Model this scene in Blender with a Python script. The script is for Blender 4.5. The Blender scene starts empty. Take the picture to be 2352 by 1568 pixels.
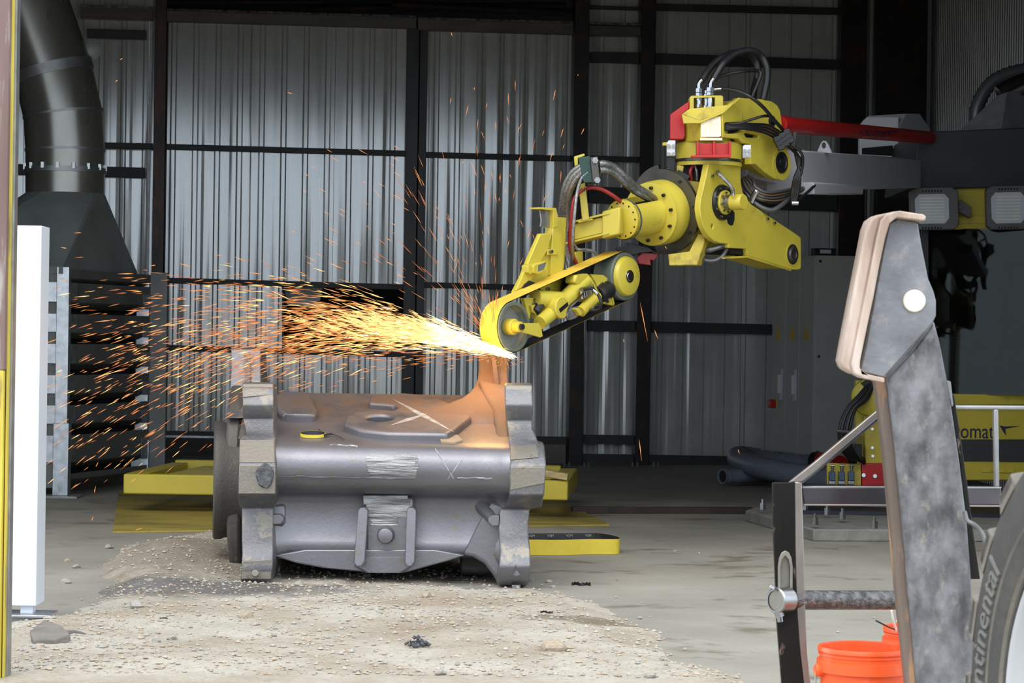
import bpy, math, random
import numpy as np
from math import sin, cos, pi, radians, sqrt, atan2
from mathutils import Vector, Matrix
from mathutils.geometry import tessellate_polygon

rng = random.Random(7)
SC = bpy.context.scene
COL = SC.collection

# ------------------------------------------------------------------ camera, sky, light, exposure
F, CX, CY, ROLL, HOR, H = 5500.0, 1176.0, 784.0, 0.015, 14.0, 1.4   # focal length etc. for a 2352x1568 frame
cam_data = bpy.data.cameras.new('camera')
cam = bpy.data.objects.new('camera', cam_data)
COL.objects.link(cam)
cam_data.sensor_width = 36.0
cam_data.lens = 36.0 * F / 2352.0
cam_data.clip_end = 200
cam_data.dof.use_dof = True
cam_data.dof.focus_distance = 14.2
cam_data.dof.aperture_fstop = 13.0
cam.matrix_world = Matrix.Translation((0, 0, H)) @ Matrix.Rotation(pi / 2 - HOR / F, 4, 'X') @ Matrix.Rotation(ROLL, 4, 'Z')
SC.camera = cam

world = bpy.data.worlds.new('overcast_sky')
SC.world = world
world.use_nodes = True
wn = world.node_tree.nodes
wl = world.node_tree.links
wn.clear()
w_out = wn.new('ShaderNodeOutputWorld')
w_bg = wn.new('ShaderNodeBackground')
w_tc = wn.new('ShaderNodeTexCoord')
w_sep = wn.new('ShaderNodeSeparateXYZ')
w_ramp = wn.new('ShaderNodeValToRGB')
wl.new(w_tc.outputs['Generated'], w_sep.inputs[0])
wl.new(w_sep.outputs['Z'], w_ramp.inputs[0])
w_ramp.color_ramp.elements[0].position = 0.0
w_ramp.color_ramp.elements[0].color = (0.74, 0.87, 1.0, 1)
w_ramp.color_ramp.elements[1].position = 0.6
w_ramp.color_ramp.elements[1].color = (0.92, 0.96, 1.0, 1)
wl.new(w_ramp.outputs[0], w_bg.inputs[0])
w_bg.inputs[1].default_value = 1.85
wl.new(w_bg.outputs[0], w_out.inputs[0])

SC.view_settings.view_transform = 'Standard'
SC.view_settings.look = 'None'
SC.view_settings.gamma = 1.0
SC.view_settings.use_curve_mapping = False
SC.view_settings.exposure = 0.22

# hazy high sun behind the photographer: very soft
sun_d = bpy.data.lights.new('hazy_sun', 'SUN')
sun_d.energy = 1.6
sun_d.angle = radians(40)
sun_d.color = (1.0, 0.96, 0.9)
sun = bpy.data.objects.new('hazy_sun', sun_d)
COL.objects.link(sun)
sun.rotation_euler = Vector((0.22, 0.62, -0.75)).to_track_quat('-Z', 'Y').to_euler()
sun.location = (-3, -6, 12)

# ------------------------------------------------------------------ helpers: from a pixel of the photograph to a point in the place
def ray(px, py):
    u, v = px - CX, py - CY
    c, s = cos(ROLL), sin(ROLL)
    return Vector(((u * c + v * s) / F, 1.0, -(v * c - u * s + HOR) / F))
def W(px, py, d):
    r = ray(px, py)
    return Vector((r.x * d, d, H + r.z * d))
def onplane(px, py, P, n):
    r = ray(px, py)
    C = Vector((0, 0, H))
    return C + r * ((P - C).dot(n) / r.dot(n))
def onz(px, py, z=0.0):
    r = ray(px, py)
    t = (z - H) / r.z
    return Vector((r.x * t, t, z))
C1 = lambda x, y: (1050 + x / 2.7035, 80 + y / 2.7035)
C2 = lambda x, y: (1080 + x / 3.136, 330 + y / 3.136)
C3 = lambda x, y: (1450 + x / 2.8, 100 + y / 2.8)
C4 = lambda x, y: (470 + x / 2.613, 780 + y / 2.613)
C5 = lambda x, y: (1700 + x / 2.153, 840 + y / 2.153)
C6 = lambda x, y: (1780 + x / 2.0105, 120 + y / 2.0105)
def catmull(pts, n=6):
    P = [Vector(p) for p in pts]
    if len(P) < 3:
        return P
    Q = [P[0] * 2 - P[1]] + P + [P[-1] * 2 - P[-2]]
    out = []
    for i in range(1, len(Q) - 2):
        p0, p1, p2, p3 = Q[i - 1], Q[i], Q[i + 1], Q[i + 2]
        for k in range(n):
            t = k / n
            out.append(0.5 * ((2 * p1) + (p2 - p0) * t + (2 * p0 - 5 * p1 + 4 * p2 - p3) * t * t + (3 * p1 - p0 - 3 * p2 + p3) * t ** 3))
    out.append(P[-1])
    return out
def basis(ax):
    ax = Vector(ax).normalized()
    up = Vector((0, 0, 1)) if abs(ax.z) < 0.9 else Vector((1, 0, 0))
    u = up.cross(ax).normalized()
    return ax, u, ax.cross(u).normalized()

class MB:
    """collects shapes in world space; build() links them as ONE mesh object"""
    def __init__(s):
        s.v, s.f, s.fm = [], [], []
        s.mi = 0
    def mat(s, i):
        s.mi = i
        return s
    def face(s, idx):
        s.f.append(tuple(idx)); s.fm.append(s.mi)
    def add(s, vs, fs):
        b = len(s.v)
        s.v.extend(Vector(p) for p in vs)
        for f in fs:
            s.face([b + i for i in f])
        return s
    def prism(s, pts, ext, holes=()):
        ext = Vector(ext)
        loops = [[Vector(p) for p in pts]] + [[Vector(p) for p in h] for h in holes]
        flat = [p for l in loops for p in l]
        n = len(flat)
        if n <= 4:
            tris = [tuple(range(n))]
        elif len(loops) == 1:
            tris = tessellate_polygon(loops)
        else:
            import bmesh
            bm = bmesh.new()
            bv = [bm.verts.new(p) for p in flat]
            o = 0
            be = []
            for l in loops:
                be += [bm.edges.new((bv[o + i], bv[o + (i + 1) % len(l)])) for i in range(len(l))]
                o += len(l)
            nrm = (flat[1] - flat[0]).cross(ext).cross(flat[1] - flat[0])
            bmesh.ops.triangle_fill(bm, use_beauty=True, edges=be)
            bm.verts.index_update()
            tris = [tuple(v.index for v in f.verts) for f in bm.faces]
            bm.free()
        fs = [tuple(t) for t in tris] + [tuple(n + i for i in reversed(t)) for t in tris]
        o = 0
        for l in loops:
            m = len(l)
            for i in range(m):
                j = (i + 1) % m
                fs.append((o + i, o + j, n + o + j, n + o + i))
            o += m
        return s.add(flat + [p + ext for p in flat], fs)
    def box(s, c, hx, hy, hz):
        c, hx, hy, hz = Vector(c), Vector(hx), Vector(hy), Vector(hz)
        vs = [c + hx * a + hy * b + hz * d for a in (-1, 1) for b in (-1, 1) for d in (-1, 1)]
        return s.add(vs, [(0, 1, 3, 2), (4, 6, 7, 5), (0, 4, 5, 1), (2, 3, 7, 6), (0, 2, 6, 4), (1, 5, 7, 3)])
    def abox(s, lo, hi):
        lo, hi = Vector(lo), Vector(hi)
        c, h = (lo + hi) / 2, (hi - lo) / 2
        return s.box(c, (h.x, 0, 0), (0, h.y, 0), (0, 0, h.z))
    def beam(s, p0, p1, w, h, up=(0, 0, 1)):
        p0, p1 = Vector(p0), Vector(p1)
        d = (p1 - p0)
        ax = d.normalized()
        side = ax.cross(Vector(up)).normalized()
        u = side.cross(ax).normalized()
        return s.box((p0 + p1) / 2, d / 2, side * w / 2, u * h / 2)
    def lathe(s, p, axis, prof, n=32, a0=0.0, a1=2 * pi):
        """prof: list of (distance along the axis, radius); a point of radius 0 closes the end"""
        ax, u, w = basis(axis)
        p = Vector(p)
        full = abs(a1 - a0) > 2 * pi - 1e-4
        m = n if full else n + 1
        rings = []
        vs, fs = [], []
        for t, r in prof:
            if r <= 1e-6:
                rings.append((len(vs), 1)); vs.append(p + ax * t)
            else:
                rings.append((len(vs), m))
                for k in range(m):
                    a = a0 + (a1 - a0) * k / n
                    vs.append(p + ax * t + (u * cos(a) + w * sin(a)) * r)
        for (b0, n0), (b1, n1) in zip(rings, rings[1:]):
            for k in range(n):
                k2 = (k + 1) % m if full else k + 1
                if n0 == 1 and n1 == 1:
                    continue
                if n0 == 1:
                    fs.append((b0, b1 + k, b1 + k2))
                elif n1 == 1:
                    fs.append((b0 + k, b1, b0 + k2))
                else:
                    fs.append((b0 + k, b1 + k, b1 + k2, b0 + k2))
        return s.add(vs, fs)
    def cyl(s, p0, p1, r0, r1=None, n=16):
        p0, p1 = Vector(p0), Vector(p1)
        r1 = r0 if r1 is None else r1
        L = (p1 - p0).length
        return s.lathe(p0, p1 - p0, [(0, 0), (0, r0), (L, r1), (L, 0)], n)
    def tube(s, pts, r, n=8, sm=6, ribs=0.0):
        P = catmull(pts, sm) if sm else [Vector(p) for p in pts]
        if ribs:
            Q = [P[0]]
            for a, b in zip(P, P[1:]):
                k = max(1, int((b - a).length / ribs))
                Q += [a.lerp(b, (i + 1) / k) for i in range(k)]
            P = Q
        base = len(s.v)
        t0 = (P[1] - P[0]).normalized()
        _, u, w = basis(t0)
        for i, p in enumerate(P):
            t = ((P[min(i + 1, len(P) - 1)] - P[max(i - 1, 0)])).normalized()
            u = (u - t * u.dot(t)).normalized()
            w = t.cross(u)
            rr = r[min(i, len(r) - 1)] if isinstance(r, (list, tuple)) else r
            if ribs:
                rr *= 1.06 if i % 2 else 0.92
            for k in range(n):
                a = 2 * pi * k / n
                s.v.append(p + (u * cos(a) + w * sin(a)) * rr)
        for i in range(len(P) - 1):
            for k in range(n):
                k2 = (k + 1) % n
                s.face((base + i * n + k, base + i * n + k2, base + (i + 1) * n + k2, base + (i + 1) * n + k))
        s.face(tuple(base + k for k in reversed(range(n))))
        e = base + (len(P) - 1) * n
        s.face(tuple(e + k for k in range(n)))
        return s
    def loft(s, loops, cap=True):
        n = len(loops[0])
        b = len(s.v)
        for l in loops:
            s.v.extend(Vector(p) for p in l)
        for i in range(len(loops) - 1):
            for k in range(n):
                k2 = (k + 1) % n
                s.face((b + i * n + k, b + i * n + k2, b + (i + 1) * n + k2, b + (i + 1) * n + k))
        if cap:
            s.face(tuple(b + k for k in reversed(range(n))))
            e = b + (len(loops) - 1) * n
            s.face(tuple(e + k for k in range(n)))
        return s
    def build(s, name, mats, parent=None, bevel=0.0, seg=2, ang=35, subd=0):
        me = bpy.data.meshes.new(name)
        if parent is not None:
            o0 = Vector(parent['base'])
        else:
            xs = [p.x for p in s.v]; ys = [p.y for p in s.v]; zs = [p.z for p in s.v]
            o0 = Vector(((min(xs) + max(xs)) / 2, (min(ys) + max(ys)) / 2, min(zs)))
        me.from_pydata([tuple(p - o0) for p in s.v], [], s.f)
        mats = mats if isinstance(mats, (list, tuple)) else [mats]
        for m in mats:
            me.materials.append(M[m] if isinstance(m, str) else m)
        if len(mats) > 1:
            me.polygons.foreach_set('material_index', s.fm)
        import bmesh
        bm = bmesh.new(); bm.from_mesh(me)
        bmesh.ops.recalc_face_normals(bm, faces=bm.faces)
        bm.to_mesh(me); bm.free()
        me.polygons.foreach_set('use_smooth', [True] * len(me.polygons))
        me.set_sharp_from_angle(angle=radians(ang))
        me.update()
        o = bpy.data.objects.new(name, me)
        COL.objects.link(o)
        if parent is not None:
            o.parent = parent
        else:
            o.location = o0
        o['base'] = tuple(o0)
        if bevel:
            b = o.modifiers.new('bevel', 'BEVEL')
            b.width = bevel; b.segments = seg; b.limit_method = 'ANGLE'; b.angle_limit = radians(40)
            b.use_clamp_overlap = True
        if subd:
            m = o.modifiers.new('subd', 'SUBSURF'); m.levels = subd; m.render_levels = subd
        return o

def thing(name, label, cat, base, group=None, kind=None):
    o = bpy.data.objects.new(name, None)
    COL.objects.link(o)
    o.location = base
    o['base'] = tuple(base)
    o.empty_display_size = 0.1
    return tag(o, label, cat, group, kind)
def tag(o, label=None, cat=None, group=None, kind=None):
    if label: o['label'] = label
    if cat: o['category'] = cat
    if group: o['group'] = group
    if kind: o['kind'] = kind
    return o
def px_poly(pts, P, n):
    return [onplane(x, y, P, n) for x, y in pts]
def copy_tree(src, loc, label=None):
    c = src.copy(); COL.objects.link(c); c.location = loc
    if label: c['label'] = label
    for ch in list(src.children):
        k = ch.copy(); COL.objects.link(k); k.parent = c
        for g in ch.children:
            q = g.copy(); COL.objects.link(q); q.parent = k
    return c
def text_verts(body, size, extr=0.002):
    cu = bpy.data.curves.new('lettering', 'FONT')
    cu.body = body; cu.size = size; cu.extrude = extr; cu.resolution_u = 3
    ob = bpy.data.objects.new('lettering', cu)
    COL.objects.link(ob)
    dg = bpy.context.evaluated_depsgraph_get()
    me = bpy.data.meshes.new_from_object(ob.evaluated_get(dg))
    vs = [v.co.copy() for v in me.vertices]
    fs = [tuple(p.vertices) for p in me.polygons]
    bpy.data.objects.remove(ob); bpy.data.curves.remove(cu); bpy.data.meshes.remove(me)
    return vs, fs

# ------------------------------------------------------------------ materials
M = {}
def pm(name, col, rough=0.5, metal=0.0, var=0.12, vscale=6.0, dirt=None, damt=0.35, dscale=4.0, bump=0.0, bscale=60.0,
       stretch=(1, 1, 1), emit=None, estr=0.0, rvar=0.0, spec=0.5, dsharp=0.12):
    m = bpy.data.materials.new(name)
    m.use_nodes = True
    nt = m.node_tree
    N, L = nt.nodes, nt.links
    b = N['Principled BSDF']
    b.inputs['Roughness'].default_value = rough
    b.inputs['Metallic'].default_value = metal
    b.inputs['Specular IOR Level'].default_value = spec
    tc = N.new('ShaderNodeTexCoord')
    mp = N.new('ShaderNodeMapping')
    mp.inputs['Scale'].default_value = stretch
    L.new(tc.outputs['Object'], mp.inputs[0])
    nz = N.new('ShaderNodeTexNoise')
    nz.inputs['Scale'].default_value = vscale
    nz.inputs['Detail'].default_value = 5
    L.new(mp.outputs[0], nz.inputs['Vector'])
    hi = tuple(min(1, c * (1 + var)) for c in col) + (1,)
    lo = tuple(c * (1 - var) for c in col) + (1,)
    r = N.new('ShaderNodeValToRGB')
    r.color_ramp.elements[0].position = 0.3; r.color_ramp.elements[0].color = lo
    r.color_ramp.elements[1].position = 0.7; r.color_ramp.elements[1].color = hi
    L.new(nz.outputs['Fac'], r.inputs[0])
    out = r.outputs[0]
    if dirt is not None:
        n2 = N.new('ShaderNodeTexNoise')
        n2.inputs['Scale'].default_value = dscale
        n2.inputs['Detail'].default_value = 8
        n2.inputs['Roughness'].default_value = 0.65
        L.new(mp.outputs[0], n2.inputs['Vector'])
        mr = N.new('ShaderNodeMapRange')
        mr.inputs['From Min'].default_value = 0.62 - damt * 0.4
        mr.inputs['From Max'].default_value = 0.62 - damt * 0.4 + dsharp
        L.new(n2.outputs['Fac'], mr.inputs['Value'])
        mx = N.new('ShaderNodeMix'); mx.data_type = 'RGBA'
        L.new(mr.outputs[0], mx.inputs['Factor'])
        L.new(out, mx.inputs['A'])
        mx.inputs['B'].default_value = tuple(dirt) + (1,)
        out = mx.outputs['Result']
    L.new(out, b.inputs['Base Color'])
    if rvar:
        mr2 = N.new('ShaderNodeMapRange')
        mr2.inputs['To Min'].default_value = max(0.03, rough - rvar)
        mr2.inputs['To Max'].default_value = min(1, rough + rvar)
        L.new(nz.outputs['Fac'], mr2.inputs['Value'])
        L.new(mr2.outputs[0], b.inputs['Roughness'])
    if bump:
        n3 = N.new('ShaderNodeTexNoise')
        n3.inputs['Scale'].default_value = bscale
        n3.inputs['Detail'].default_value = 6
        L.new(mp.outputs[0], n3.inputs['Vector'])
        bp = N.new('ShaderNodeBump')
        bp.inputs['Strength'].default_value = bump
        bp.inputs['Distance'].default_value = 0.02
        L.new(n3.outputs['Fac'], bp.inputs['Height'])
        L.new(bp.outputs[0], b.inputs['Normal'])
    if emit is not None:
        b.inputs['Emission Color'].default_value = tuple(emit) + (1,)
        b.inputs['Emission Strength'].default_value = estr
    M[name] = m
    return m

YEL = (0.53, 0.435, 0.05)
pm('yellow_paint', YEL, 0.36, 0, 0.07, 3.0, dirt=(0.36, 0.28, 0.05), damt=0.12, dscale=7, dsharp=0.2)
pm('yellow_worn', (0.58, 0.46, 0.05), 0.42, 0, 0.1, 4.0, dirt=(0.22, 0.15, 0.05), damt=0.3, dscale=9, dsharp=0.25)
pm('yellow_table', (0.50, 0.40, 0.04), 0.42, 0, 0.08, 3.0)
pm('yellow_plate', (0.36, 0.28, 0.06), 0.55, 0, 0.15, 2.0, dirt=(0.10, 0.08, 0.04), damt=0.42, dscale=1.6, dsharp=0.25, stretch=(0.5, 1.5, 1))
pm('belt_yellow', (0.72, 0.47, 0.05), 0.7, 0, 0.08, 20, bump=0.1, bscale=400)
pm('belt_lemon', (0.62, 0.48, 0.04), 0.65, 0, 0.05, 20, bump=0.1, bscale=400)
pm('belt_black', (0.022, 0.022, 0.025), 0.4, 0, 0.1, 10)
pm('print_white', (0.55, 0.57, 0.6), 0.6)
pm('white_plate', (0.80, 0.74, 0.56), 0.5, 0, 0.06, 9, dirt=(0.6, 0.5, 0.25), damt=0.15, dscale=12)
pm('red_paint', (0.46, 0.012, 0.012), 0.35, 0, 0.08, 4)
pm('red_hose', (0.30, 0.02, 0.015), 0.45)
pm('black_rubber', (0.012, 0.012, 0.013), 0.42, 0, 0.2, 20)
pm('tan_cable', (0.16, 0.09, 0.03), 0.5)
pm('black_steel', (0.018, 0.019, 0.020), 0.35, 0.3, 0.2, 10)
pm('dark_disc', (0.10, 0.095, 0.085), 0.34, 0.8, 0.3, 5, rvar=0.1)
pm('green_block', (0.008, 0.040, 0.032), 0.4)
pm('green_rubber', (0.10, 0.125, 0.10), 0.5, 0, 0.1, 12)
pm('wheel_gray', (0.20, 0.21, 0.19), 0.5, 0.1, 0.1, 10)
pm('chrome', (0.42, 0.43, 0.45), 0.16, 1.0, 0.05, 10)
pm('bright_steel', (0.36, 0.37, 0.38), 0.3, 1.0, 0.12, 12)
pm('braided_steel', (0.23, 0.23, 0.225), 0.36, 0.75, 0.4, 90)
pm('conduit_gray', (0.13, 0.13, 0.135), 0.35, 0.4, 0.1, 30)
pm('boom_gray', (0.42, 0.42, 0.46), 0.45, 0, 0.05, 4)
pm('light_gray_paint', (0.60, 0.61, 0.64), 0.45, 0, 0.05, 4)
pm('anthracite', (0.030, 0.033, 0.036), 0.5, 0, 0.1, 6)
pm('lamp_case', (0.11, 0.11, 0.115), 0.5)
pm('lamp_glass', (0.55, 0.60, 0.66), 0.2, 0, 0.03, 6)
pm('led_strip', (0.75, 0.75, 0.66), 0.35)
pm('navy_ink', (0.012, 0.014, 0.06), 0.5)
pm('cabinet_gray', (0.44, 0.44, 0.41), 0.5, 0, 0.05, 3, bump=0.05, bscale=200)
pm('plinth_black', (0.012, 0.012, 0.012), 0.6)
pm('sign_yellow', (0.62, 0.42, 0.03), 0.5)
pm('hose_gray', (0.17, 0.19, 0.24), 0.28, 0, 0.1, 8)
pm('rusty_tube', (0.035, 0.022, 0.018), 0.55, 0.2, 0.3, 6)
pm('switch_blue', (0.06, 0.10, 0.16), 0.4)
pm('wood', (0.42, 0.32, 0.15), 0.75, 0, 0.25, 5, stretch=(1, 12, 12))
pm('post_dark', (0.016, 0.014, 0.013), 0.42, 0.3, 0.3, 5, dirt=(0.05, 0.02, 0.012), damt=0.25, dscale=5)
pm('post_rust', (0.020, 0.012, 0.010), 0.38, 0.3, 0.4, 3, dirt=(0.06, 0.02, 0.012), damt=0.4, dscale=6, stretch=(2, 2, 0.5))
pm('stile_dark', (0.030, 0.030, 0.031), 0.38, 0.5, 0.3, 4, stretch=(2, 2, 0.5))
pm('rail_dark', (0.032, 0.032, 0.032), 0.5, 0.3, 0.2, 4)
pm('header_dark', (0.085, 0.076, 0.068), 0.5, 0.2, 0.25, 4, stretch=(0.6, 1, 3))
pm('ledge_glint_paint', (0.5, 0.49, 0.45), 0.3, 0.2, 0.7, 9, stretch=(3, 1, 1))  # pale streaky colour painted in for glints on the rail tops
pm('dark_brown', (0.025, 0.02, 0.016), 0.6, 0, 0.2, 4)
pm('void_black', (0.006, 0.006, 0.006), 0.9)
pm('roof_dark', (0.04, 0.04, 0.038), 0.8)
pm('galvanised', (0.42, 0.44, 0.47), 0.3, 0.85, 0.25, 14, rvar=0.08)
pm('galvanised_dull', (0.30, 0.31, 0.32), 0.42, 0.8, 0.2, 10)
pm('duct_steel', (0.25, 0.243, 0.22), 0.27, 0.7, 0.25, 3, rvar=0.06, stretch=(1, 1, 0.4))
pm('hood_dark', (0.22, 0.235, 0.232), 0.42, 0.2, 0.2, 3)
pm('louver_dark', (0.13, 0.133, 0.127), 0.5, 0.2, 0.2, 5)
pm('pillar_white', (0.64, 0.68, 0.74), 0.35, 0, 0.03, 3, dirt=(0.6, 0.6, 0.6), damt=0.02, dscale=20)
pm('jamb_rust', (0.19, 0.125, 0.115), 0.5, 0.2, 0.25, 3, dirt=(0.42, 0.40, 0.38), damt=0.2, dscale=6, stretch=(3, 3, 0.25))
pm('jamb_yellow', (0.62, 0.50, 0.07), 0.5, 0, 0.15, 5, dirt=(0.25, 0.18, 0.05), damt=0.2, dscale=7, stretch=(3, 3, 0.3))
pm('bucket_orange', (0.90, 0.105, 0.02), 0.42, 0, 0.05, 6, dirt=(0.95, 0.34, 0.22), damt=0.22, dscale=7, dsharp=0.4)
pm('cord_white', (0.8, 0.78, 0.72), 0.5)
pm('tarp', (0.75, 0.85, 0.88), 0.6)
pm('chalk', (0.36, 0.36, 0.37), 0.6)
pm('hopper_silver', (0.42, 0.44, 0.45), 0.35, 0.45, 0.15, 10)
pm('gravel_tan', (0.36, 0.31, 0.25), 0.9)
pm('tyre_rubber', (0.055, 0.054, 0.051), 0.7, 0, 0.2, 6, dirt=(0.10, 0.094, 0.08), damt=0.35, dscale=5, dsharp=0.3, stretch=(1, 1, 1), bump=0.15, bscale=50)
pm('tyre_tread', (0.17, 0.155, 0.135), 0.85, 0, 0.2, 10, bump=0.2, bscale=60)
pm('tyre_letters', (0.17, 0.168, 0.155), 0.7, 0, 0.1, 8)
pm('rim_white', (0.48, 0.50, 0.53), 0.35, 0.2, 0.05, 3)
pm('arm_steel', (0.155, 0.157, 0.168), 0.45, 0.4, 0.55, 14.0, dirt=(0.36, 0.33, 0.29), damt=0.16, dscale=17, dsharp=0.22, stretch=(1.3, 1, 0.7), bump=0.2, bscale=40, rvar=0.12)
pm('arm_plate', (0.20, 0.205, 0.225), 0.45, 0.45, 0.3, 7, dirt=(0.40, 0.36, 0.32), damt=0.12, dscale=14, dsharp=0.3, bump=0.08, bscale=60)
pm('arm_edge', (0.36, 0.265, 0.21), 0.5, 0.15, 0.25, 4, dirt=(0.70, 0.62, 0.56), damt=0.55, dscale=5, dsharp=0.4, stretch=(2, 2, 0.3))  # worn edge; the pale blotches also paint in the flange's creamy highlight
pm('arm_side', (0.15, 0.115, 0.095), 0.55, 0.2, 0.3, 3, dirt=(0.45, 0.25, 0.14), damt=0.2, dscale=6, stretch=(2, 2, 0.4))
pm('pin_cream', (0.86, 0.80, 0.66), 0.3, 0.4, 0.05, 8)
pm('fork_black', (0.013, 0.0125, 0.012), 0.38, 0.0, 0.3, 5, dirt=(0.30, 0.22, 0.18), damt=0.06, dscale=14, stretch=(1, 1, 0.4), spec=0.12)
pm('fork_bare', (0.30, 0.27, 0.25), 0.32, 0.8, 0.3, 6, dirt=(0.45, 0.24, 0.17), damt=0.12, dscale=5, stretch=(1, 1, 0.5))
pm('fork_rail', (0.10, 0.095, 0.11), 0.25, 0.8, 0.35, 6, stretch=(0.5, 1, 1))
pm('bar_steel', (0.16, 0.155, 0.155), 0.30, 0.9, 0.55, 40, bump=0.5, bscale=70)
pm('slot_bare', (0.26, 0.25, 0.22), 0.4, 0.6, 0.2, 8)
pm('oak_dust', (0.35, 0.25, 0.16), 0.8)
pm('rock_gray', (0.36, 0.34, 0.31), 0.9, 0, 0.2, 8, bump=0.4, bscale=30)
pm('rock_tan', (0.40, 0.33, 0.25), 0.9, 0, 0.2, 8, bump=0.4, bscale=30)
pm('rock_dark', (0.16, 0.145, 0.13), 0.85, 0, 0.25, 8, bump=0.3, bscale=30, stretch=(1, 1, 5))
pm('asphalt', (0.075, 0.08, 0.09), 0.7, 0, 0.4, 30, bump=0.6, bscale=40)
pm('base_concrete', (0.22, 0.22, 0.20), 0.9, 0, 0.2, 6, bump=0.4, bscale=30)
pm('navy_base', (0.012, 0.015, 0.026), 0.5)
pm('glove_gray', (0.3, 0.3, 0.3), 0.5)

def node_mat(name):
    m = bpy.data.materials.new(name); m.use_nodes = True
    M[name] = m
    return m, m.node_tree.nodes, m.node_tree.links, m.node_tree.nodes['Principled BSDF']
def ramp(N, els):
    r = N.new('ShaderNodeValToRGB')
    while len(r.color_ramp.elements) < len(els):
        r.color_ramp.elements.new(0.5)
    for e, (p, c) in zip(r.color_ramp.elements, els):
        e.position = p; e.color = tuple(c) + (1,)
    return r
def noise(N, L, vec, scale, detail=6, rough=0.55):
    n = N.new('ShaderNodeTexNoise'); n.inputs['Scale'].default_value = scale
    n.inputs['Detail'].default_value = detail; n.inputs['Roughness'].default_value = rough
    L.new(vec, n.inputs['Vector'])
    return n.outputs['Fac']
def mixc(N, L, fac, a, b):
    x = N.new('ShaderNodeMix'); x.data_type = 'RGBA'
    for k, v in (('Factor', fac), ('A', a), ('B', b)):
        if isinstance(v, (tuple, list)):
            x.inputs[k].default_value = tuple(v) + (1,)
        elif isinstance(v, (int, float)):
            x.inputs[k].default_value = v
        else:
            L.new(v, x.inputs[k])
    return x.outputs['Result']
def maprange(N, L, v, a, b, c=0.0, d=1.0):
    r = N.new('ShaderNodeMapRange')
    L.new(v, r.inputs['Value'])
    for k, x in zip(('From Min', 'From Max', 'To Min', 'To Max'), (a, b, c, d)):
        r.inputs[k].default_value = x
    return r.outputs[0]
def math_n(N, L, op, a, b):
    x = N.new('ShaderNodeMath'); x.operation = op
    for i, v in enumerate((a, b)):
        if isinstance(v, (int, float)): x.inputs[i].default_value = v
        else: L.new(v, x.inputs[i])
    return x.outputs[0]

# sheet-metal cladding: pale coated steel, slightly oil-canned, so it mirrors the bright yard softly
def cladding(name, base, metal, rough, bs=0.35, spec=0.5):
    m, N, L, b = node_mat(name)
    tc = N.new('ShaderNodeTexCoord'); mp = N.new('ShaderNodeMapping')
    mp.inputs['Scale'].default_value = (8.0, 8.0, 0.45)
    L.new(tc.outputs['Object'], mp.inputs[0])
    n1 = noise(N, L, mp.outputs[0], 1.0, 0)
    n0 = noise(N, L, tc.outputs['Object'], 3.0, 5)
    c = ramp(N, [(0.3, tuple(x * 0.9 for x in base)), (0.7, tuple(min(1, x * 1.08) for x in base))])
    L.new(n0, c.inputs[0])
    L.new(c.outputs[0], b.inputs['Base Color'])
    b.inputs['Metallic'].default_value = metal
    b.inputs['Specular IOR Level'].default_value = spec
    b.inputs['IOR'].default_value = 2.7
    b.inputs['Roughness'].default_value = rough
    bp = N.new('ShaderNodeBump'); bp.inputs['Strength'].default_value = bs; bp.inputs['Distance'].default_value = 0.05
    L.new(n1, bp.inputs['Height']); L.new(bp.outputs[0], b.inputs['Normal'])
cladding('cladding', (0.44, 0.45, 0.42), 0.0, 0.15, 0.30, 0.5)
cladding('cladding_brown', (0.035, 0.026, 0.02), 0.1, 0.45, 0.1)

# concrete slab with long damp stains
m, N, L, b = node_mat('concrete')
tc = N.new('ShaderNodeTexCoord')
pos = tc.outputs['Object']
mp = N.new('ShaderNodeMapping'); mp.inputs['Scale'].default_value = (0.8, 1.0, 1); L.new(pos, mp.inputs[0])
mp.inputs['Location'].default_value = (3.1, 0.4, 0)
nA = noise(N, L, pos, 1.1, 8, 0.6)
cA = ramp(N, [(0.25, (0.20, 0.187, 0.16)), (0.55, (0.28, 0.267, 0.23)), (0.8, (0.36, 0.345, 0.305))]); L.new(nA, cA.inputs[0])
nB = noise(N, L, mp.outputs[0], 2.2, 7, 0.6)
st = maprange(N, L, nB, 0.57, 0.66)
col = mixc(N, L, math_n(N, L, 'MULTIPLY', st, 0.75), cA.outputs[0], (0.13, 0.11, 0.075))
nC = noise(N, L, pos, 35, 5, 0.7)
col = mixc(N, L, maprange(N, L, nC, 0.35, 0.75, 0, 0.35), col, (0.20, 0.19, 0.165))
L.new(col, b.inputs['Base Color'])
L.new(maprange(N, L, st, 0, 1, 0.85, 0.55), b.inputs['Roughness'])
bp = N.new('ShaderNodeBump'); bp.inputs['Strength'].default_value = 0.25; bp.inputs['Distance'].default_value = 0.01
L.new(noise(N, L, pos, 60, 6), bp.inputs['Height']); L.new(bp.outputs[0], b.inputs['Normal'])

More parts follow.
